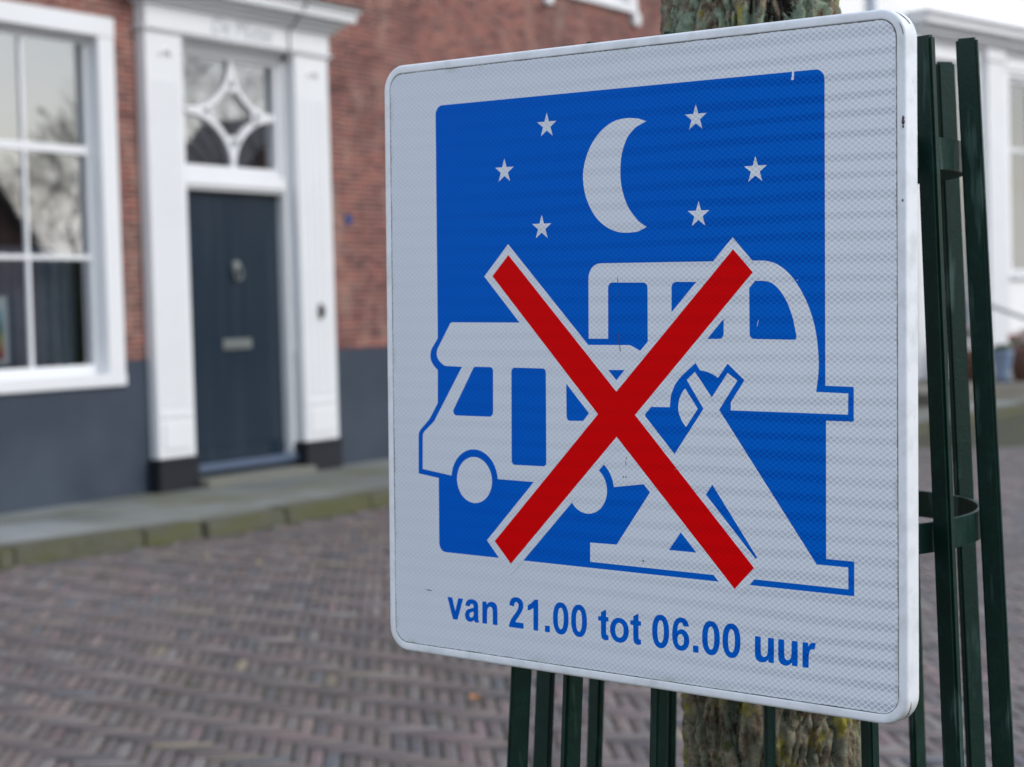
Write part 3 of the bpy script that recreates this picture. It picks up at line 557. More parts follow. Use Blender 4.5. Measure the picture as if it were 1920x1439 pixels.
# curtain and window card behind the glass
def curtain(x0, x1, z0, z1, y, mat, amp=.035, per=.13):
    m = MB(); n_ = int((x1 - x0) / .012); ph = 0
    for i in range(n_ + 1):
        x = x0 + (x1 - x0) * i / n_; ph += .012 / per * 2 * math.pi * rnd.uniform(.6, 1.4); yy = y + amp * math.sin(ph)
        m.v += [(x, yy, z0), (x, yy * 1 + .01 * math.sin(ph * .5), (z0 + z1) / 2), (x, yy, z1)]
    for i in range(n_):
        for k in (0, 1): m.f.append((3 * i + k, 3 * i + 3 + k, 3 * i + 4 + k, 3 * i + 1 + k))
    return m
M['curtain'] = paint('curtain_cloth', lin(160, 168, 186), .9, .5, 2, lin(90, 98, 118))
tag(curtain(8.8, 10.78, 1.15, 2.08, W + .30, M['curtain']).build('cafe_curtain', M['curtain'], smooth=True, fix=False), 'blue grey half curtain hanging in lower part of the sash window', 'curtain')
t = NT('card_print'); v = t.coord('Generated'); sp = t.n('ShaderNodeSeparateXYZ'); t.l(v, sp.inputs[0])
pc = t.ramp(t.math('MULTIPLY_ADD', t.noise(v, 5, 3), .22, t.math('SUBTRACT', sp.outputs[2], .11)), [(.0, lin(40, 60, 50)), (.16, lin(205, 60, 66)), (.34, lin(190, 190, 90)), (.52, lin(90, 130, 110)), (.68, lin(120, 190, 215)), (.9, lin(205, 225, 235))])
ex = t.math('MULTIPLY', t.math('LESS_THAN', sp.outputs[0], .88), t.math('MULTIPLY', t.math('GREATER_THAN', sp.outputs[2], .06), t.math('LESS_THAN', sp.outputs[2], .80)))
t.base(t.mix(ex, lin(240, 244, 248), pc)); t.rough(.4); M['card'] = t.m
tag(MB().box(9.50, 9.905, W + .125, W + .128, 1.20, 1.70).build('window_poster', M['card']), 'white edged colour picture poster behind the sash window glass', 'poster')

# ================================================================== WHITE HOUSE (street bends by 11 degrees)
RZ = math.radians(-11)
B = empty('white_house', (20.6, 10.32, 0), RZ); tag(B, 'white rendered shop house with cornice, tall windows and raised stone stoop', 'house')
SX0, SX1 = 2.9, 19.0
whs = [(6.35, 7.75, .75, 5.02), (8.85, 10.6, 1.82, 4.95), (11.6, 13.3, 1.82, 4.95), (14.3, 16.0, 1.82, 4.95), (3.6, 4.4, 1.2, 4.6)]
wall_with_holes(whs, SX0, SX1, .0, 9.0, 0, .35).build('wall', M['white_wall'], B, fix=False)
MB().box(SX0, SX0 + .3, .35, 8, 0, 9).box(SX1 - .3, SX1, .35, 8, 0, 9).box(SX0, SX1, 7.7, 8, 0, 8.99).build('side_wall', M['white_wall'], B)
r = MB(); r.v = [(SX0 - .2, -.4, 9), (SX1 + .2, -.4, 9), (SX1 + .2, 4, 12), (SX0 - .2, 4, 12), (SX0 - .2, 8.3, 9), (SX1 + .2, 8.3, 9)]
r.f = [(0, 1, 2, 3), (3, 2, 5, 4), (0, 3, 4), (1, 5, 2)]; r.build('roof', M['roof'], B, fix=False)
MB().box(SX0 + .31, SX1 - .31, 1.8, 1.9, 0, 8).box(SX0 + .31, SX1 - .31, .36, 1.8, 5.1, 5.2).box(SX0 + .31, SX1 - .31, .36, 1.8, .3, .4).build('interior', M['interior'], B)
c = MB()
for (z0, z1, pr) in ((5.30, 5.36, .10), (5.36, 5.42, .2), (5.42, 5.47, .16), (5.47, 5.60, .32), (5.60, 5.66, .38)): c.box(6.0 - pr * .6, SX1 - .1, -pr, .01, z0, z1)
c.build('cornice', M['white'], B, bevel=.01)
for x in (5.75, 7.98, 10.75, 13.45):
    p = MB(); p.box(x, x + .6, -.1, .01, .55, 5.30).box(x - .04, x + .64, -.13, .005, .3, .55).box(x - .03, x + .63, -.125, .006, 5.1, 5.2); p.build('pilaster', M['white'], B, bevel=.01)
MB().tube([(4.75, -.07, .3), (4.75, -.07, 8.9)], .055, 10).build('drainpipe', paint('pipe_grey', lin(176, 188, 198), .5, .1), B, smooth=True)
MB().box(6.36, SX1 - .2, -.03, .01, 5.03, 5.09).build('lintel_strip', M['white'], B)
MB().box(SX0, SX1, -2.0, -.0, .0, .27).build('stoop', M['stoop'], B, bevel=.02)
for (a, b2, c2, d2) in whs:
    f = MB(); k = .09
    f.box(a, a + k, .06, .14, c2, d2).box(b2 - k, b2, .06, .14, c2, d2).box(a + k, b2 - k, .06, .14, c2, c2 + k).box(a + k, b2 - k, .06, .14, d2 - k, d2)
    f.box((a + b2) / 2 - .03, (a + b2) / 2 + .03, .07, .135, c2 + k, d2 - k).box(a + k, b2 - k, .075, .13, c2 + (d2 - c2) * .62, c2 + (d2 - c2) * .62 + .07)
    fr = f.build('window', M['white'], B, bevel=.006)
    q = MB(); q.v = [(a + .02, .11, c2 + .02), (b2 - .02, .11, c2 + .02), (b2 - .02, .11, d2 - .02), (a + .02, .11, d2 - .02)]; q.f = [(0, 1, 2, 3)]; q.build('pane', M['glass_far'], fr, fix=False)
    MB().box(a - .06, b2 + .06, -.06, .06, c2 - .07, c2).build('sill', M['white'], fr, bevel=.006)
BM = Matrix.Translation((20.6, 10.32, 0)) @ Matrix.Rotation(RZ, 4, 'Z')
def wp(s, o, z=0.0): return tuple(BM @ Vector((s, -o, z)))
# handrail by the stoop
hr = empty('handrail', wp(5.4, 1.6, .27), RZ); tag(hr, 'pale grey sloping handrail beside the white house stoop', 'handrail')
MB().tube([(-.4, 0, 1.12), (1.4, 0, .77), (1.55, 0, .70)], .03, 10).build('rail', M['alu'], hr, smooth=True)
MB().tube([(1.45, 0, 0), (1.45, 0, .73)], .02, 8).build('post', M['alu'], hr, smooth=True)
MB().tube([(-.35, 0, 0), (-.35, 0, 1.11)], .02, 8).build('post', M['alu'], hr, smooth=True)

# plants in pots
M['leaf'] = paint('leaf_green', lin(58, 84, 40), .6, .4, 20, lin(40, 58, 34))
M['petal_red'] = paint('petal_red', lin(176, 30, 52), .6, .2, 20)
M['petal_pink'] = paint('petal_pink', lin(206, 140, 160), .6, .2, 20)
M['terracotta'] = paint('terracotta', lin(116, 82, 72), .8, .4, 5)
M['pot_blue'] = paint('pot_blue', lin(122, 140, 164), .4, .2, 5)
M['pot_white'] = paint('pot_white', lin(196, 204, 216), .5, .2, 5)
def leafball(m, c, rx, rz, n_, size, rg):
    for _ in range(n_):
        a = rg.uniform(0, 6.283); u = rg.uniform(-1, 1); rr = rg.uniform(.5, 1) ** .5
        p = Vector((c[0] + rx * rr * math.cos(a) * math.sqrt(1 - u * u), c[1] + rx * rr * math.sin(a) * math.sqrt(1 - u * u), c[2] + rz * rr * u))
        d = Vector((rg.gauss(0, 1), rg.gauss(0, 1), rg.gauss(0, 1))).normalized(); e_ = d.orthogonal().normalized(); s_ = size * rg.uniform(.6, 1.3); b = len(m.v)
        m.v += [tuple(p - d * s_), tuple(p + e_ * s_ * .45), tuple(p + d * s_), tuple(p - e_ * s_ * .45)]; m.f.append((b, b + 1, b + 2, b + 3))
def potted(name, loc, prof, potmat, fr, fz, petal, label, cat, nf=40, sq=False):
    o = empty(name, loc, RZ); tag(o, label, cat, None)
    p = MB().lathe(prof, n=4 if sq else 24); p.build('pot', potmat, o, smooth=not sq, bevel=.01 if sq else 0)
    top = max(z for r_, z in prof); rg = random.Random(int(loc[0] * 100))
    f = MB(); leafball(f, (0, 0, top + fz * .5), fr, fz, 260, .045, rg)
    for _ in range(14):
        a = rg.uniform(0, 6.28); f.tube([(0, 0, top - .05), (fr * .8 * math.cos(a), fr * .8 * math.sin(a), top + fz * .6)], .006, 5)
    f.build('foliage', M['leaf'], o, fix=False)
    if petal:
        f = MB(); leafball(f, (0, 0, top + fz * .8), fr * 1.0, fz, nf, .035, rg); f.build('blossom', petal, o, fix=False)
    return o
potted('flower_tub', wp(6.35, 1.5, .27), [(.0, .0), (.17, 0), (.30, .42), (.31, .5), (.27, .5), (.25, .44), (0, .44)], M['terracotta'], .26, .14, M['petal_red'], 'brown tapered tub of red flowers on the white house stoop', 'flower pot', 150)
potted('flower_pot', wp(5.72, 1.45, .27), [(.0, .0), (.12, 0), (.10, .1), (.16, .42), (.17, .46), (.14, .46), (0, .4)], M['pot_blue'], .10, .05, None, 'pale blue tall pot left of the red flower tub', 'flower pot')
potted('flower_basket', wp(6.3, .55, .27), [(.0, .0), (.2, 0), (.26, .4), (.27, .44), (.22, .44), (0, .4)], M['terracotta'], .36, .22, M['petal_pink'], 'dark basket of pink flowers by the shop window of the white house', 'flower pot', 200)
potted('white_plant_tub', (18.75, 6.98 + .35, .112), [(.0, .0), (.2, 0), (.27, .36), (.29, .42), (.25, .42), (0, .38)], M['pot_white'], .22, .2, None, 'white round plant tub standing on the pavement near the kerb', 'flower pot')

# ================================================================== ACROSS THE STREET (seen in the window reflections)
def opposite_house(x, y, wd, dp, h, rh, mat, label, k):
    o = empty('gabled_house', (x, y, 0)); tag(o, label, 'house', 'houses across the street')
    m = MB(); m.v = [(0, 0, 0), (wd, 0, 0), (wd, 0, h), (wd / 2, 0, h + rh), (0, 0, h)] + [(0, -dp, 0), (wd, -dp, 0), (wd, -dp, h), (wd / 2, -dp, h + rh), (0, -dp, h)]
    m.f = [(0, 1, 2, 3, 4), (5, 9, 8, 7, 6), (0, 5, 6, 1), (1, 6, 7, 2), (0, 4, 9, 5)]; m.build('wall', mat, o)
    r_ = MB(); t_ = .12
    for s_ in (0, 1):
        xe = -.25 if s_ == 0 else wd + .25; b = len(r_.v)
        r_.v += [(xe, .2, h - .2), (wd / 2, .2, h + rh + .02), (wd / 2, -dp - .2, h + rh + .02), (xe, -dp - .2, h - .2), (xe, .2, h - .2 + t_), (wd / 2, .2, h + rh + .02 + t_), (wd / 2, -dp - .2, h + rh + .02 + t_), (xe, -dp - .2, h - .2 + t_)]
        r_.f += [(b, b + 1, b + 2, b + 3), (b + 4, b + 7, b + 6, b + 5), (b, b + 4, b + 5, b + 1), (b + 3, b + 2, b + 6, b + 7), (b, b + 3, b + 7, b + 4)]
    r_.build('roof', M['slate_roof'], o, fix=False)
    for i in range(2):
        a = wd * (.18 + .42 * i); f = MB(); f.box(a, a + .95, -.02, .05, 1.0, 2.3).box(a + .45, a + .5, .045, .07, 1.05, 2.25); wn = f.build('window', M['white'], o)
        MB().box(a + .08, a + .42, .051, .056, 1.08, 2.22).box(a + .53, a + .87, .051, .056, 1.08, 2.22).build('pane', M['interior'], wn)
    dd = MB().box(wd * .82, wd * .82 + .8, -.02, .05, .0, 2.1).build('door', M['door'], o)
M['slate_roof'] = paint('slate_roof', lin(60, 62, 72), .7, .3, 3)
M['brick2'] = brick_mat('dark_brick', lin(96, 66, 58), lin(84, 56, 50), lin(66, 48, 46), lin(120, 106, 100))
opposite_house(14.6, -11.0, 8.3, 7, 2.9, 2.5, M['brick2'], 'low gabled brick house across the street, nearest the camera', 0)
opposite_house(22.5, -11.0, 8.7, 7, 2.9, 5.2, M['brick2'], 'low gabled brick house across the street, between its two neighbours', 1)
opposite_house(36.2, -11.0, 8.0, 2.5, 3.2, 3.6, M['brick2'], 'widest gabled brick house across the street, farthest from the camera', 2)

hg = empty('filler_hedge', (33.7, -11.6, 0)); tag(hg, 'tall dark filler hedge added across the street to darken low window reflections', 'hedge')  # added filler, closes a bright gap in the lower pane reflections
hd = MB(); rh_ = random.Random(2)
for _ in range(9000):
    p = Vector((rh_.uniform(-2.5, 2.5), rh_.choice((-1, 1)) * rh_.uniform(.3, .42), rh_.uniform(0, 2.9))) if rh_.random() < .75 else Vector((rh_.uniform(-2.5, 2.5), rh_.uniform(-.4, .4), rh_.uniform(2.75, 2.98)))
    d = Vector((rh_.gauss(0, 1), rh_.gauss(0, 1), rh_.gauss(0, 1))).normalized(); e_ = d.orthogonal().normalized(); s_ = rh_.uniform(.04, .08); q_ = len(hd.v)
    hd.v += [tuple(p - d * s_), tuple(p + e_ * s_ * .5), tuple(p + d * s_), tuple(p - e_ * s_ * .5)]; hd.f.append((q_, q_ + 1, q_ + 2, q_ + 3))
hd.build('foliage', M['leaf'], hg, fix=False); MB().box(-2.4, 2.4, -.28, .28, 0, 2.75).build('dark_core', M['twig'], hg)  # plain dark box added inside the leaves as opaque core
def branches(m, p, d, ln, r_, depth, rg, up=.15):
    pts = [p]; rr = [r_]; q = p.copy(); dd = d.copy()
    for k in range(3):
        dd = (dd + Vector((rg.gauss(0, .13), rg.gauss(0, .13), rg.gauss(0, .08) + up * .3))).normalized(); q = q + dd * ln / 3; pts.append(q.copy()); rr.append(max(.0048 if depth < 4 else .009, r_ * (1 - .13 * (k + 1))))
    m.tube(pts, rr, 8 if r_ > .03 else 4, cap=False)
    if depth == 0: return
    for k in range(rg.choice((2, 3, 3))):
        sp_ = rg.uniform(.45, .9); ax = Vector((rg.gauss(0, 1), rg.gauss(0, 1), rg.gauss(0, .6))).normalized()
        nd = (dd + ax * sp_).normalized(); st_ = pts[rg.choice((2, 3, 3))]
        branches(m, st_, nd, ln * rg.uniform(.62, .82), rr[-1] * rg.uniform(.6, .78), depth - 1, rg, up)
def bare_tree(x, y, h, r_, seed, label):
    o = empty('bare_tree', (x, y, 0)); tag(o, label, 'tree', 'bare trees across the street'); rg = random.Random(seed)
    MB().tube([(0, 0, -.1), (.02, 0, h * .5), (.0, .03, h)], [r_ * 1.25, r_, r_ * .85], 12).build('trunk', M['twig'], o, smooth=True)
    m = MB()
    for k in range(5):
        a = k * 1.256 + rg.uniform(-.3, .3); branches(m, Vector((0, .03, h - .05 * k)), Vector((math.cos(a) * .7, math.sin(a) * .7, .9)).normalized(), h * .6, r_ * .55, 6, rg)
    m.build('crown', M['twig'], o, fix=False)
bare_tree(28.2, -6.6, 2.3, .085, 4, 'bare winter tree across the street, the leftmost of three')
bare_tree(33.6, -6.2, 3.6, .12, 9, 'bare winter tree across the street, between the other two')
bare_tree(21.5, -6.4, 2.4, .09, 12, 'bare winter tree across the street, nearest the camera')

# ================================================================== STREET TREE
fwx, fwy = .85215 / math.hypot(.85215, .52177), .52177 / math.hypot(.85215, .52177); rtx, rty = fwy, -fwx
GC = (1.868, .841)
T = empty('street_tree', (GC[0] + .021 * rtx + .02 * fwx, GC[1] + .021 * rty + .02 * fwy, 0)); tag(T, 'rough barked street tree with yellow and grey green lichen inside the guard', 'tree')
def trunk():
    na, z0, z1 = 300, -.05, 2.6; zs = list(np.arange(z0, .9, .03)) + list(np.arange(.9, 1.95, .0035)) + list(np.arange(1.95, z1, .03))
    V, Fc, gr = [], [], []
    for z in zs:
        ax = -.009 * (z - 1.0) / .8; flare = .05 * math.exp(-z / .14) if z > -.06 else .05
        for k in range(na):
            a = 2 * math.pi * k / na; c_, s_ = math.cos(a), math.sin(a)
            # vertical furrows: warped cell pattern in angle, long in z
            wz = .30 * noise.noise(Vector((c_ * 2.0, s_ * 2.0, z * 4.0))) + .10 * noise.noise(Vector((c_ * 6, s_ * 6, z * 16)))
            pa = a + wz; cp, sp_ = math.cos(pa), math.sin(pa)
            f1 = abs(noise.noise(Vector((cp * 3.6, sp_ * 3.6, z * 2.6)))); f2 = abs(noise.noise(Vector((cp * 7.5 + 9, sp_ * 7.5, z * 7.0))))
            f3 = abs(noise.noise(Vector((c_ * 5, s_ * 5 + 4, z * 22))))
            g_ = min(1, f1 * 6.5) * min(1, .25 + f2 * 6) * min(1, .5 + f3 * 4.5)
            fine = noise.fractal(Vector((c_ * 13, s_ * 13, z * 90)), .7, 2.1, 5)
            r_ = .0815 + flare + .0165 * g_ ** .8 + .0042 * fine + .004 * noise.noise(Vector((c_ * 1.3, s_ * 1.3, z * 2)))
            V.append((ax * rtx + r_ * c_, ax * rty + r_ * s_, z)); gr.append(g_)
    for i in range(len(zs) - 1):
        for k in range(na): k2 = (k + 1) % na; Fc.append((i * na + k, i * na + k2, (i + 1) * na + k2, (i + 1) * na + k))
    me = bpy.data.meshes.new('trunk'); me.from_pydata(V, [], Fc); at = me.attributes.new('groove', 'FLOAT', 'POINT'); at.data.foreach_set('value', gr)
    me.polygons.foreach_set('use_smooth', [True] * len(Fc)); me.materials.append(M['bark']); o = bpy.data.objects.new('trunk', me); COL.objects.link(o); o.parent = T
trunk()
m = MB(); rg = random.Random(5)
for k in range(6):
    a = k * 1.05; branches(m, Vector((0, 0, 2.5)), Vector((math.cos(a) * .6, math.sin(a) * .6, .9)).normalized(), 1.2, .05, 4, rg)
m.build('crown', M['twig'], T, fix=False)

# ================================================================== TREE GUARD
Gd = empty('tree_guard', (GC[0], GC[1], 0)); tag(Gd, 'dark green steel tree guard of upright flat bars around the trunk', 'tree guard')
r_at = lambda z: .267 + (.228 - .267) * (z - 1.01) / .75
off = lambda z: .015 * (z - 1.01) / .75
zt = 1.762
for deg in (278.5, 307.5, 331.2, 355, 16.5, 38.8, 63.5, 106, 128, 150, 173, 196, 219, 240.5):
    an = math.radians(deg); rad = Vector((-math.cos(an) * fwx + math.sin(an) * rtx, -math.cos(an) * fwy + math.sin(an) * rty, 0)); tn = Vector((-rad.y, rad.x, 0))
    m = MB(); dz = {38.8: -.004, 63.5: .003, 106: .0, 128: .002}.get(deg, rnd.uniform(-.005, .005))
    for z in (-.02, zt + dz):
        cen = Vector((off(z) * rtx, off(z) * rty, z))
        for (ra, ta) in ((-.011, -.0052), (.011, -.0052), (.011, .0052), (-.011, .0052)): m.v.append(tuple(cen + rad * (r_at(z) + ra) + tn * ta))
    m.f = [(0, 3, 2, 1), (4, 5, 6, 7)] + [(i, (i + 1) % 4, 4 + (i + 1) % 4, 4 + i) for i in range(4)]
    m.build('bar', M['guard'], Gd, bevel=.0026, seg=2)
for (zc, hh) in ((.30, .034), (1.262, .030), (1.645, .032)):
    m = MB(); n_ = 72
    for j in range(n_):
        a = 2 * math.pi * j / n_; ca, sa = math.cos(a), math.sin(a); ri = r_at(zc) - .0165
        for (dr, dz) in ((-.0025, -hh / 2), (.0025, -hh / 2), (.0025, hh / 2), (-.0025, hh / 2)): m.v.append((off(zc) * rtx + (ri + dr) * ca, off(zc) * rty + (ri + dr) * sa, zc + dz))
    for j in range(n_):
        for i in range(4): m.f.append((4 * j + i, 4 * j + (i + 1) % 4, 4 * ((j + 1) % n_) + (i + 1) % 4, 4 * ((j + 1) % n_) + i))
    m.build('ring', M['guard'], Gd)

# ================================================================== SIGN
SO = Vector((1.58239286, 1.11304789, 1.7521332)); E1 = Vector((-0.14283452, -0.98956958, -0.01871751)); E3 = Vector((-0.98958921, 0.14244904, 0.02052975)); E2 = E3.cross(E1).normalized()
base_pt = SO + E1 * .3 - E2 * .6
MS = Matrix.Identity(4)
for i in range(3): MS[i][0], MS[i][1], MS[i][2], MS[i][3] = E1[i], -E3[i], E2[i], base_pt[i]
SG = empty('no_camping_sign', mat=MS); tag(SG, 'square white and blue sign with red cross over camper, caravan and tent', 'sign')
L_ = lambda p: ((p[0] - 300) / 1000, (p[1] + 600) / 1000)
SKX = 6.9 / 600
def outline(ins, rad, n_=10):
    """rounded outline of the slightly racked plate, inset by ins mm"""
    P = [(ins + SKX * ins, -ins), (593.7 - ins + SKX * ins, -ins), (600.6 - ins - SKX * ins, -600 + ins), (6.9 + ins - SKX * ins, -600 + ins)]
    res = []
    for i, p in enumerate(P):
        a = Vector(P[i - 1]) - Vector(p); b = Vector(P[(i + 1) % 4]) - Vector(p); a.normalize(); b.normalize(); p = Vector(p)
        ang = a.angle(b); d = rad / math.tan(ang / 2); cc = p + (a + b).normalized() * rad / math.sin(ang / 2); s0 = p + a * d - cc; s1 = p + b * d - cc
        a0 = math.atan2(s0.y, s0.x); da = (math.atan2(s1.y, s1.x) - a0 + math.pi) % (2 * math.pi) - math.pi
        res += [(cc.x + rad * math.cos(a0 + da * k / n_), cc.y + rad * math.sin(a0 + da * k / n_)) for k in range(n_ + 1)]
    return [L_(p) for p in res]
RO = 25
prof = [(8.8, .5), (8.6, .05), (8.1, -.35), (7.4, -.45), (3.0, -.5), (1.9, -.3), (.9, .3), (.25, 1.3), (0, 2.6), (0, 3.4), (0, 17), (0, 18.5), (.6, 20.2), (1.8, 21.2), (14, 21.2), (14, 19.5)]
fm = MB(); loops = []
for (d_, y_) in prof:
    o_ = outline(d_, RO - d_); loops.append(len(fm.v)); fm.v += [(x, y_ / 1000, z) for x, z in o_]
nn = len(o_)
for i in range(len(prof) - 1):
    a, b = loops[i], loops[i + 1]
    for k in range(nn): fm.f.append((a + k, a + (k + 1) % nn, b + (k + 1) % nn, b + k))
fm.build('frame', M['frame'], SG, smooth=True)
# base sheet: fan of concentric outlines so an "edge" distance attribute can be stored
sm = MB(); dist = []
ring = [(8.0, 17), (9, 16), (10, 15), (12, 13), (16, 9.5)]; lp = []
for (d_, r_) in ring: o_ = outline(d_, r_); lp.append(len(sm.v)); sm.v += [(x, 0, z) for x, z in o_]; dist += [(d_ - 8) / 1000] * len(o_)
for i in range(len(ring) - 1):
    for k in range(nn): sm.f.append((lp[i] + k, lp[i + 1] + k, lp[i + 1] + (k + 1) % nn, lp[i] + (k + 1) % nn))
sm.f.append(tuple(lp[-1] + k for k in range(nn))); so = sm.build('reflective_sheet', M['sheet_white'], SG, fix=False)
at = so.data.attributes.new('edge', 'FLOAT', 'POINT'); at.data.foreach_set('value', dist)
bk = MB(); bk.flat([outline(2, RO - 2)], .0045); bk.build('back_plate', M['alu'], SG, fix=False)
def layer(name, polys, y, mat, parent=SG):
    m = MB()
    for q in polys: m.flat([[L_(p) for p in q]], y / 2500)
    return m.build(name, mat, parent, fix=False)
bf = layer('blue_field', [SIGN_BLUE], -.12, M['sheet_blue'])
layer('moon', [SIGN_MOON], -.22, M['sheet_print'])
for (sx, sy) in ((214.6, -61.8), (385.7, -66.2), (161.8, -102.6), (448.6, -115.9), (208.5, -159.0), (389.0, -153.0)):
    cx_, cy_ = sx, sy - 12.0; layer('star', [[(cx_ + (12.3 if k % 2 == 0 else 4.75) * math.sin(k * math.pi / 5), cy_ + (12.3 if k % 2 == 0 else 4.75) * math.cos(k * math.pi / 5)) for k in range(10)]], -.22, M['sheet_print'])
cv = layer('caravan_symbol', [SIGN_CARAVAN], -.20, M['sheet_print']); [layer('window', [q_], -.30, M['sheet_blue'], cv) for q_ in SIGN_CARAVAN_WINDOWS]; layer('wheel', [SIGN_CARAVAN_WHEEL], -.33, M['sheet_print'], cv)
mhm = layer('camper_symbol', [SIGN_MOTORHOME], -.24, M['sheet_print']); [layer('window', [q_], -.34, M['sheet_blue'], mhm) for q_ in SIGN_MOTORHOME_WINDOWS]

for q_ in SIGN_ARCHES: layer('wheel_arch', [q_], -.30, M['sheet_blue'], mhm)
for q_ in SIGN_WHEELS: layer('wheel', [q_], -.36, M['sheet_print'], mhm)
tt = layer('tent_symbol', [SIGN_TENT], -.40, M['sheet_print']); layer('tent_opening', [SIGN_TENT_DOOR], -.46, M['sheet_blue'], tt)
cb = layer('cross_border', [SIGN_CROSS_BORDER], -.55, M['sheet_print']); layer('red_cross', [SIGN_CROSS], -.65, M['sheet_red'])
# lettering, drawn glyph by glyph (mm, baseline at 0)
def chai(p, it=2):
    for _ in range(it):
        q = []; n_ = len(p)
        for i in range(n_):
            a, b, c_ = Vector(p[i - 1]), Vector(p[i]), Vector(p[(i + 1) % n_])
            u, v_ = (b - a), (c_ - b)
            if u.length < .01 or v_.length < .01: q.append(tuple(b)); continue
            if u.angle(v_) > math.radians(50): k = min(.4, .3 * min(u.length, v_.length)); q += [tuple(b - u.normalized() * k), tuple(b + v_.normalized() * k)] if _ == 0 else [tuple(b)]
            else: q += [tuple(b - u * .25), tuple(b + v_ * .25)]
        p = q
    return p
def ell(cx_, cy_, rx, ry, pw=1.0, n_=36):
    r_ = []
    for k in range(n_):
        a = 2 * math.pi * k / n_; c_, s_ = math.cos(a), math.sin(a)
        r_.append((cx_ + rx * math.copysign(abs(c_) ** pw, c_), cy_ + ry * math.copysign(abs(s_) ** pw, s_)))
    return r_
GN = [(0, 0), (0, 22), (5.7, 22), (5.7, 19.2), (8.2, 21.7), (12.2, 22.9), (16.6, 22), (19.2, 19.2), (19.7, 15), (19.7, 0), (13.6, 0), (13.6, 13), (12.9, 16.5), (10.6, 17.8), (7.8, 16.8), (6.2, 13.5), (6.2, 0)]
GL = {
 'v': [[(0, 22), (6.5, 22), (10.5, 8.5), (14.5, 22), (21, 22), (13.6, 0), (7.4, 0)]],
 'a': [[(.8, 15.4), (1.5, 19), (4.2, 21.9), (9.5, 22.9), (14.5, 22), (17.2, 19.4), (17.7, 15.5), (17.7, 6), (18, 2.4), (19.1, 0), (12.9, 0), (12.3, 2.2), (9.6, .2), (6, -.5), (2.2, .8), (.1, 4), (.3, 8.3), (2.5, 11.3), (6.5, 12.9), (11.7, 14.3), (11.5, 16.4), (10.7, 17.7), (9, 18.2), (7.3, 17.4), (6.5, 15)], [(11.7, 10.5), (8, 9.5), (6.3, 8.2), (6, 6), (6.8, 4.4), (8.6, 4), (10.6, 5), (11.6, 7.2)]],
 'n': [GN], 'u': [[(19.4 - x, 22 - y) for x, y in GN]],
 'r': [[(0, 0), (0, 22), (5.7, 22), (5.7, 18.9), (7.8, 21.8), (10.6, 22.9), (13.3, 22.2), (12, 16.6), (9.4, 17), (7.2, 15.4), (6.2, 11), (6.2, 0)]],
 't': [[(3.4, 17.8), (0, 17.8), (0, 22), (3.4, 22), (3.4, 26), (9.4, 29), (9.4, 22), (12.3, 22), (12.3, 17.8), (9.4, 17.8), (9.4, 7), (10.1, 4.9), (12.2, 5.1), (12.4, .5), (8.8, -.4), (5.2, .6), (3.7, 3.2), (3.4, 7)]],
 'o': [ell(10.85, 11.1, 10.85, 11.7, .95), ell(10.85, 11.1, 4.9, 7.0, .95)],
 '0': [ell(9.5, 15, 9.5, 15.5, .88), ell(9.5, 15, 3.6, 10.4, .88)],
 '1': [[(13.2, 0), (13.2, 30.3), (8.4, 30.3), (5, 26.4), (0, 23.6), (0, 18.4), (4, 19.8), (7.2, 22), (7.2, 0)]],
 '2': [[(.6, 21.4), (1.4, 25.8), (4.2, 29.2), (9.5, 30.5), (15, 29.2), (18.2, 25.7), (18.5, 21.6), (16.8, 17), (12.5, 11.5), (9.2, 7.4), (8.2, 5.6), (18.7, 5.6), (18.7, 0), (0, 0), (.7, 4), (3.4, 8.8), (9.2, 15.4), (11.9, 19.4), (12.4, 22.4), (11.4, 24.8), (9.4, 25.6), (7.3, 24.6), (6.5, 20.8)]],
 '6': [[(18.8, 22.8), (17.6, 27), (14.3, 29.8), (10, 30.5), (5.4, 29.2), (1.6, 24.4), (.1, 15.5), (.8, 6.8), (4.2, 1.2), (9.6, -.6), (15, .9), (18.6, 5), (19.4, 10), (18.1, 15.4), (14.8, 18.9), (10.7, 19.9), (7.6, 18.8), (6.1, 17.2), (6.5, 22), (7.8, 25), (9.9, 25.9), (11.9, 25), (12.7, 22.3)], ell(9.8, 9.7, 3.6, 5.3, .95, 24)],
 '.': [[(0, 0), (0, 6.3), (6.1, 6.3), (6.1, 0)]]}
lm = MB()
for ch, x in (('v', 86.6), ('a', 109.9), ('n', 132.9), ('2', 167.2), ('1', 191.0), ('.', 212.5), ('0', 222.4), ('0', 244.5), ('t', 276.7), ('o', 290.8), ('t', 314.2), ('0', 339.1), ('6', 361.2), ('.', 384.4), ('0', 394.3), ('0', 416.2), ('u', 450.5), ('u', 474.5), ('r', 498.7)):
    polys = []
    for q in GL[ch]:
        q = q if len(q) in (36, 24) else chai(q)
        polys.append([L_((x + px, -560.8 + py)) for px, py in q])
    lm.flat(polys, -.00006)
lm.build('lettering', M['sheet_blue'], SG, fix=False)
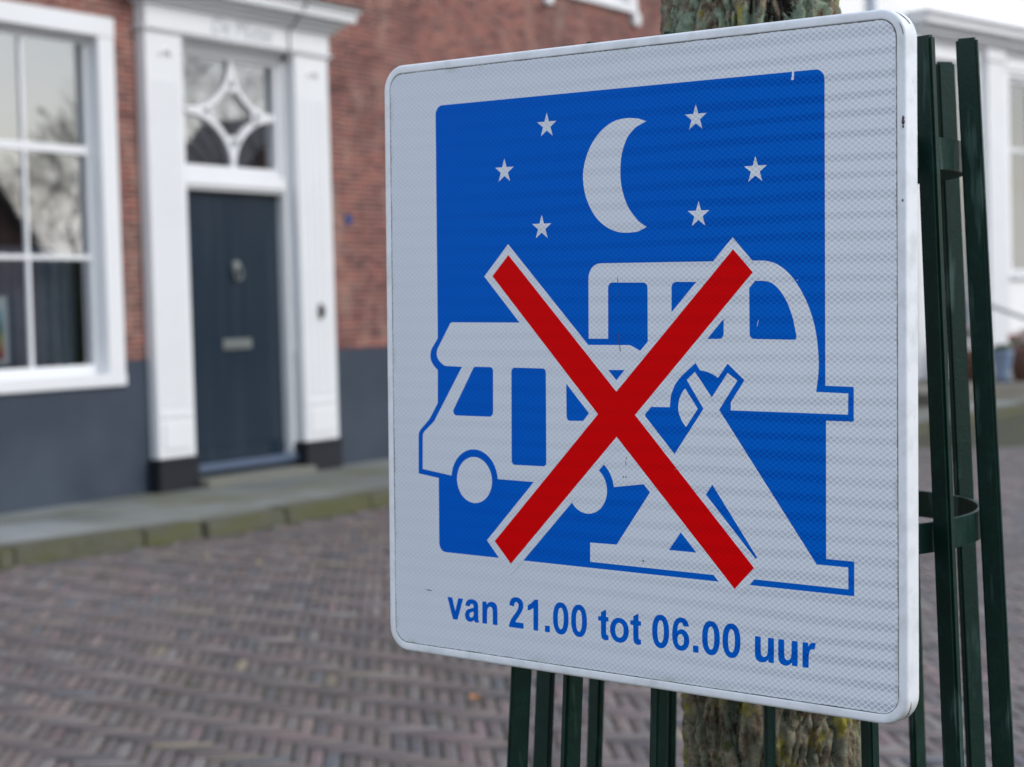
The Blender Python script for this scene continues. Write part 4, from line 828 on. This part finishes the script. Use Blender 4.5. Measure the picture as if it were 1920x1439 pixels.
# wear on the sign: scratches, specks and a fly spot (separate little patches)
def blob(m, x, z, rx, rz, seed, y=-.75, ang=0):
    rg = random.Random(seed); P = []
    for k in range(14):
        a = 2 * math.pi * k / 14; q_ = rg.uniform(.55, 1.25); px, pz = rx * q_ * math.cos(a), rz * q_ * math.sin(a)
        P.append(L_((x + px * math.cos(ang) - pz * math.sin(ang), z + px * math.sin(ang) + pz * math.cos(ang))))
    m.flat([P], y / 2500 - .00006)
def mark(name, mat, args):
    for a_ in args:
        wm = MB(); blob(wm, *a_); wm.build(name, mat, SG, fix=False)
mark('dirt_spot', M['scuff'], [(61.5, -534.4, 5.0, .55, 1, -.2, -.06), (328.8, -482.2, 1.2, 1.0, 3, -.5)])
mark('rust_mark', M['rust'], [(x, z, a_, b_2, 20 + i, -.48) for i, (x, z, a_, b_2) in enumerate(((309.6, -388, .4, 1.4), (308.8, -393, .35, 3.0), (306, -405.5, .6, 1.1), (309, -405.7, .9, .9), (299, -222, .3, 3), (299.3, -235, .3, 2.4), (301, -277, .6, 7), (302, -287, .5, 2.6)))])
mark('scratch', M['white_chip'], [(486.3, -46.5, 1.2, 5.4, 40, -.3, .1), (486, -51, 1.6, 1.4, 41, -.31)] + [(x, z, l_, .3, 60 + i, -.5, an_) for i, (x, z, l_, an_) in enumerate(((452, -262, 3.0, 1.3), (408, -330, 3, 1.8), (96, -535.5, 9, -.06), (520, -325, 7, -.75), (150, -470, 6, .5), (366, -395, 3, .3), (492, -225, 1, .2)))])
# frame scuffs near the upper and lower right corners: small raised chips on the lip and round the corner
def corner_pt(ins, y_, u_):  # u_ runs along outline index
    o_ = outline(ins, RO - ins); i = int(u_) % len(o_); f = u_ - int(u_); a, b = o_[i], o_[(i + 1) % len(o_)]; return (a[0] + (b[0] - a[0]) * f, y_ / 1000, a[1] + (b[1] - a[1]) * f)
def chip(path, wd):
    wm = MB(); pts = [Vector(p) for p in path]; wm.tube(pts, [wd * (.35 + .65 * math.sin(math.pi * (i + .3) / len(pts))) / 1000 for i in range(len(pts))], 6); wm.build('paint_chip', M['scuff'], SG, smooth=True)
chip([corner_pt(.15, 5.5, 14.2), corner_pt(.1, 7, 15.2), corner_pt(.1, 9, 16.2), corner_pt(.1, 11, 17.2), corner_pt(.1, 12.2, 18.0)], .9)
chip([corner_pt(.1, 6.5, 14.6), corner_pt(.1, 6.8, 15.6), corner_pt(.1, 7.4, 16.2)], .5)
chip([corner_pt(2.6, -.7, 17.5), corner_pt(2.4, -.7, 18.6), corner_pt(2.3, -.6, 19.6), corner_pt(2.2, -.6, 20.6)], .35)
chip([corner_pt(.1, 6, 23.2), corner_pt(.1, 8, 24.6), corner_pt(.1, 10, 26.2), corner_pt(.1, 11, 27.4)], .8)
for (z, s_) in ((-92, 1.6), (-95, 2.0), (-99, 1.2), (-160, 1.0)):
    p = L_((594.2 - 2.2, z))
    chip([(p[0], -.0008, p[1] + s_ / 1000), (p[0] + .0004, -.0007, p[1]), (p[0], -.0008, p[1] - s_ / 1000)], s_ * .75)
# clamps that hold the sign on the guard
for zc in (.108, .545):
    m = MB(); m.box(-.26, .26, .0225, .030, zc - .014, zc + .014).box(-.20, -.17, .030, .085, zc - .012, zc + .012).box(.17, .20, .030, .085, zc - .012, zc + .012)
    m.build('clamp', M['guard'], SG, bevel=.002)
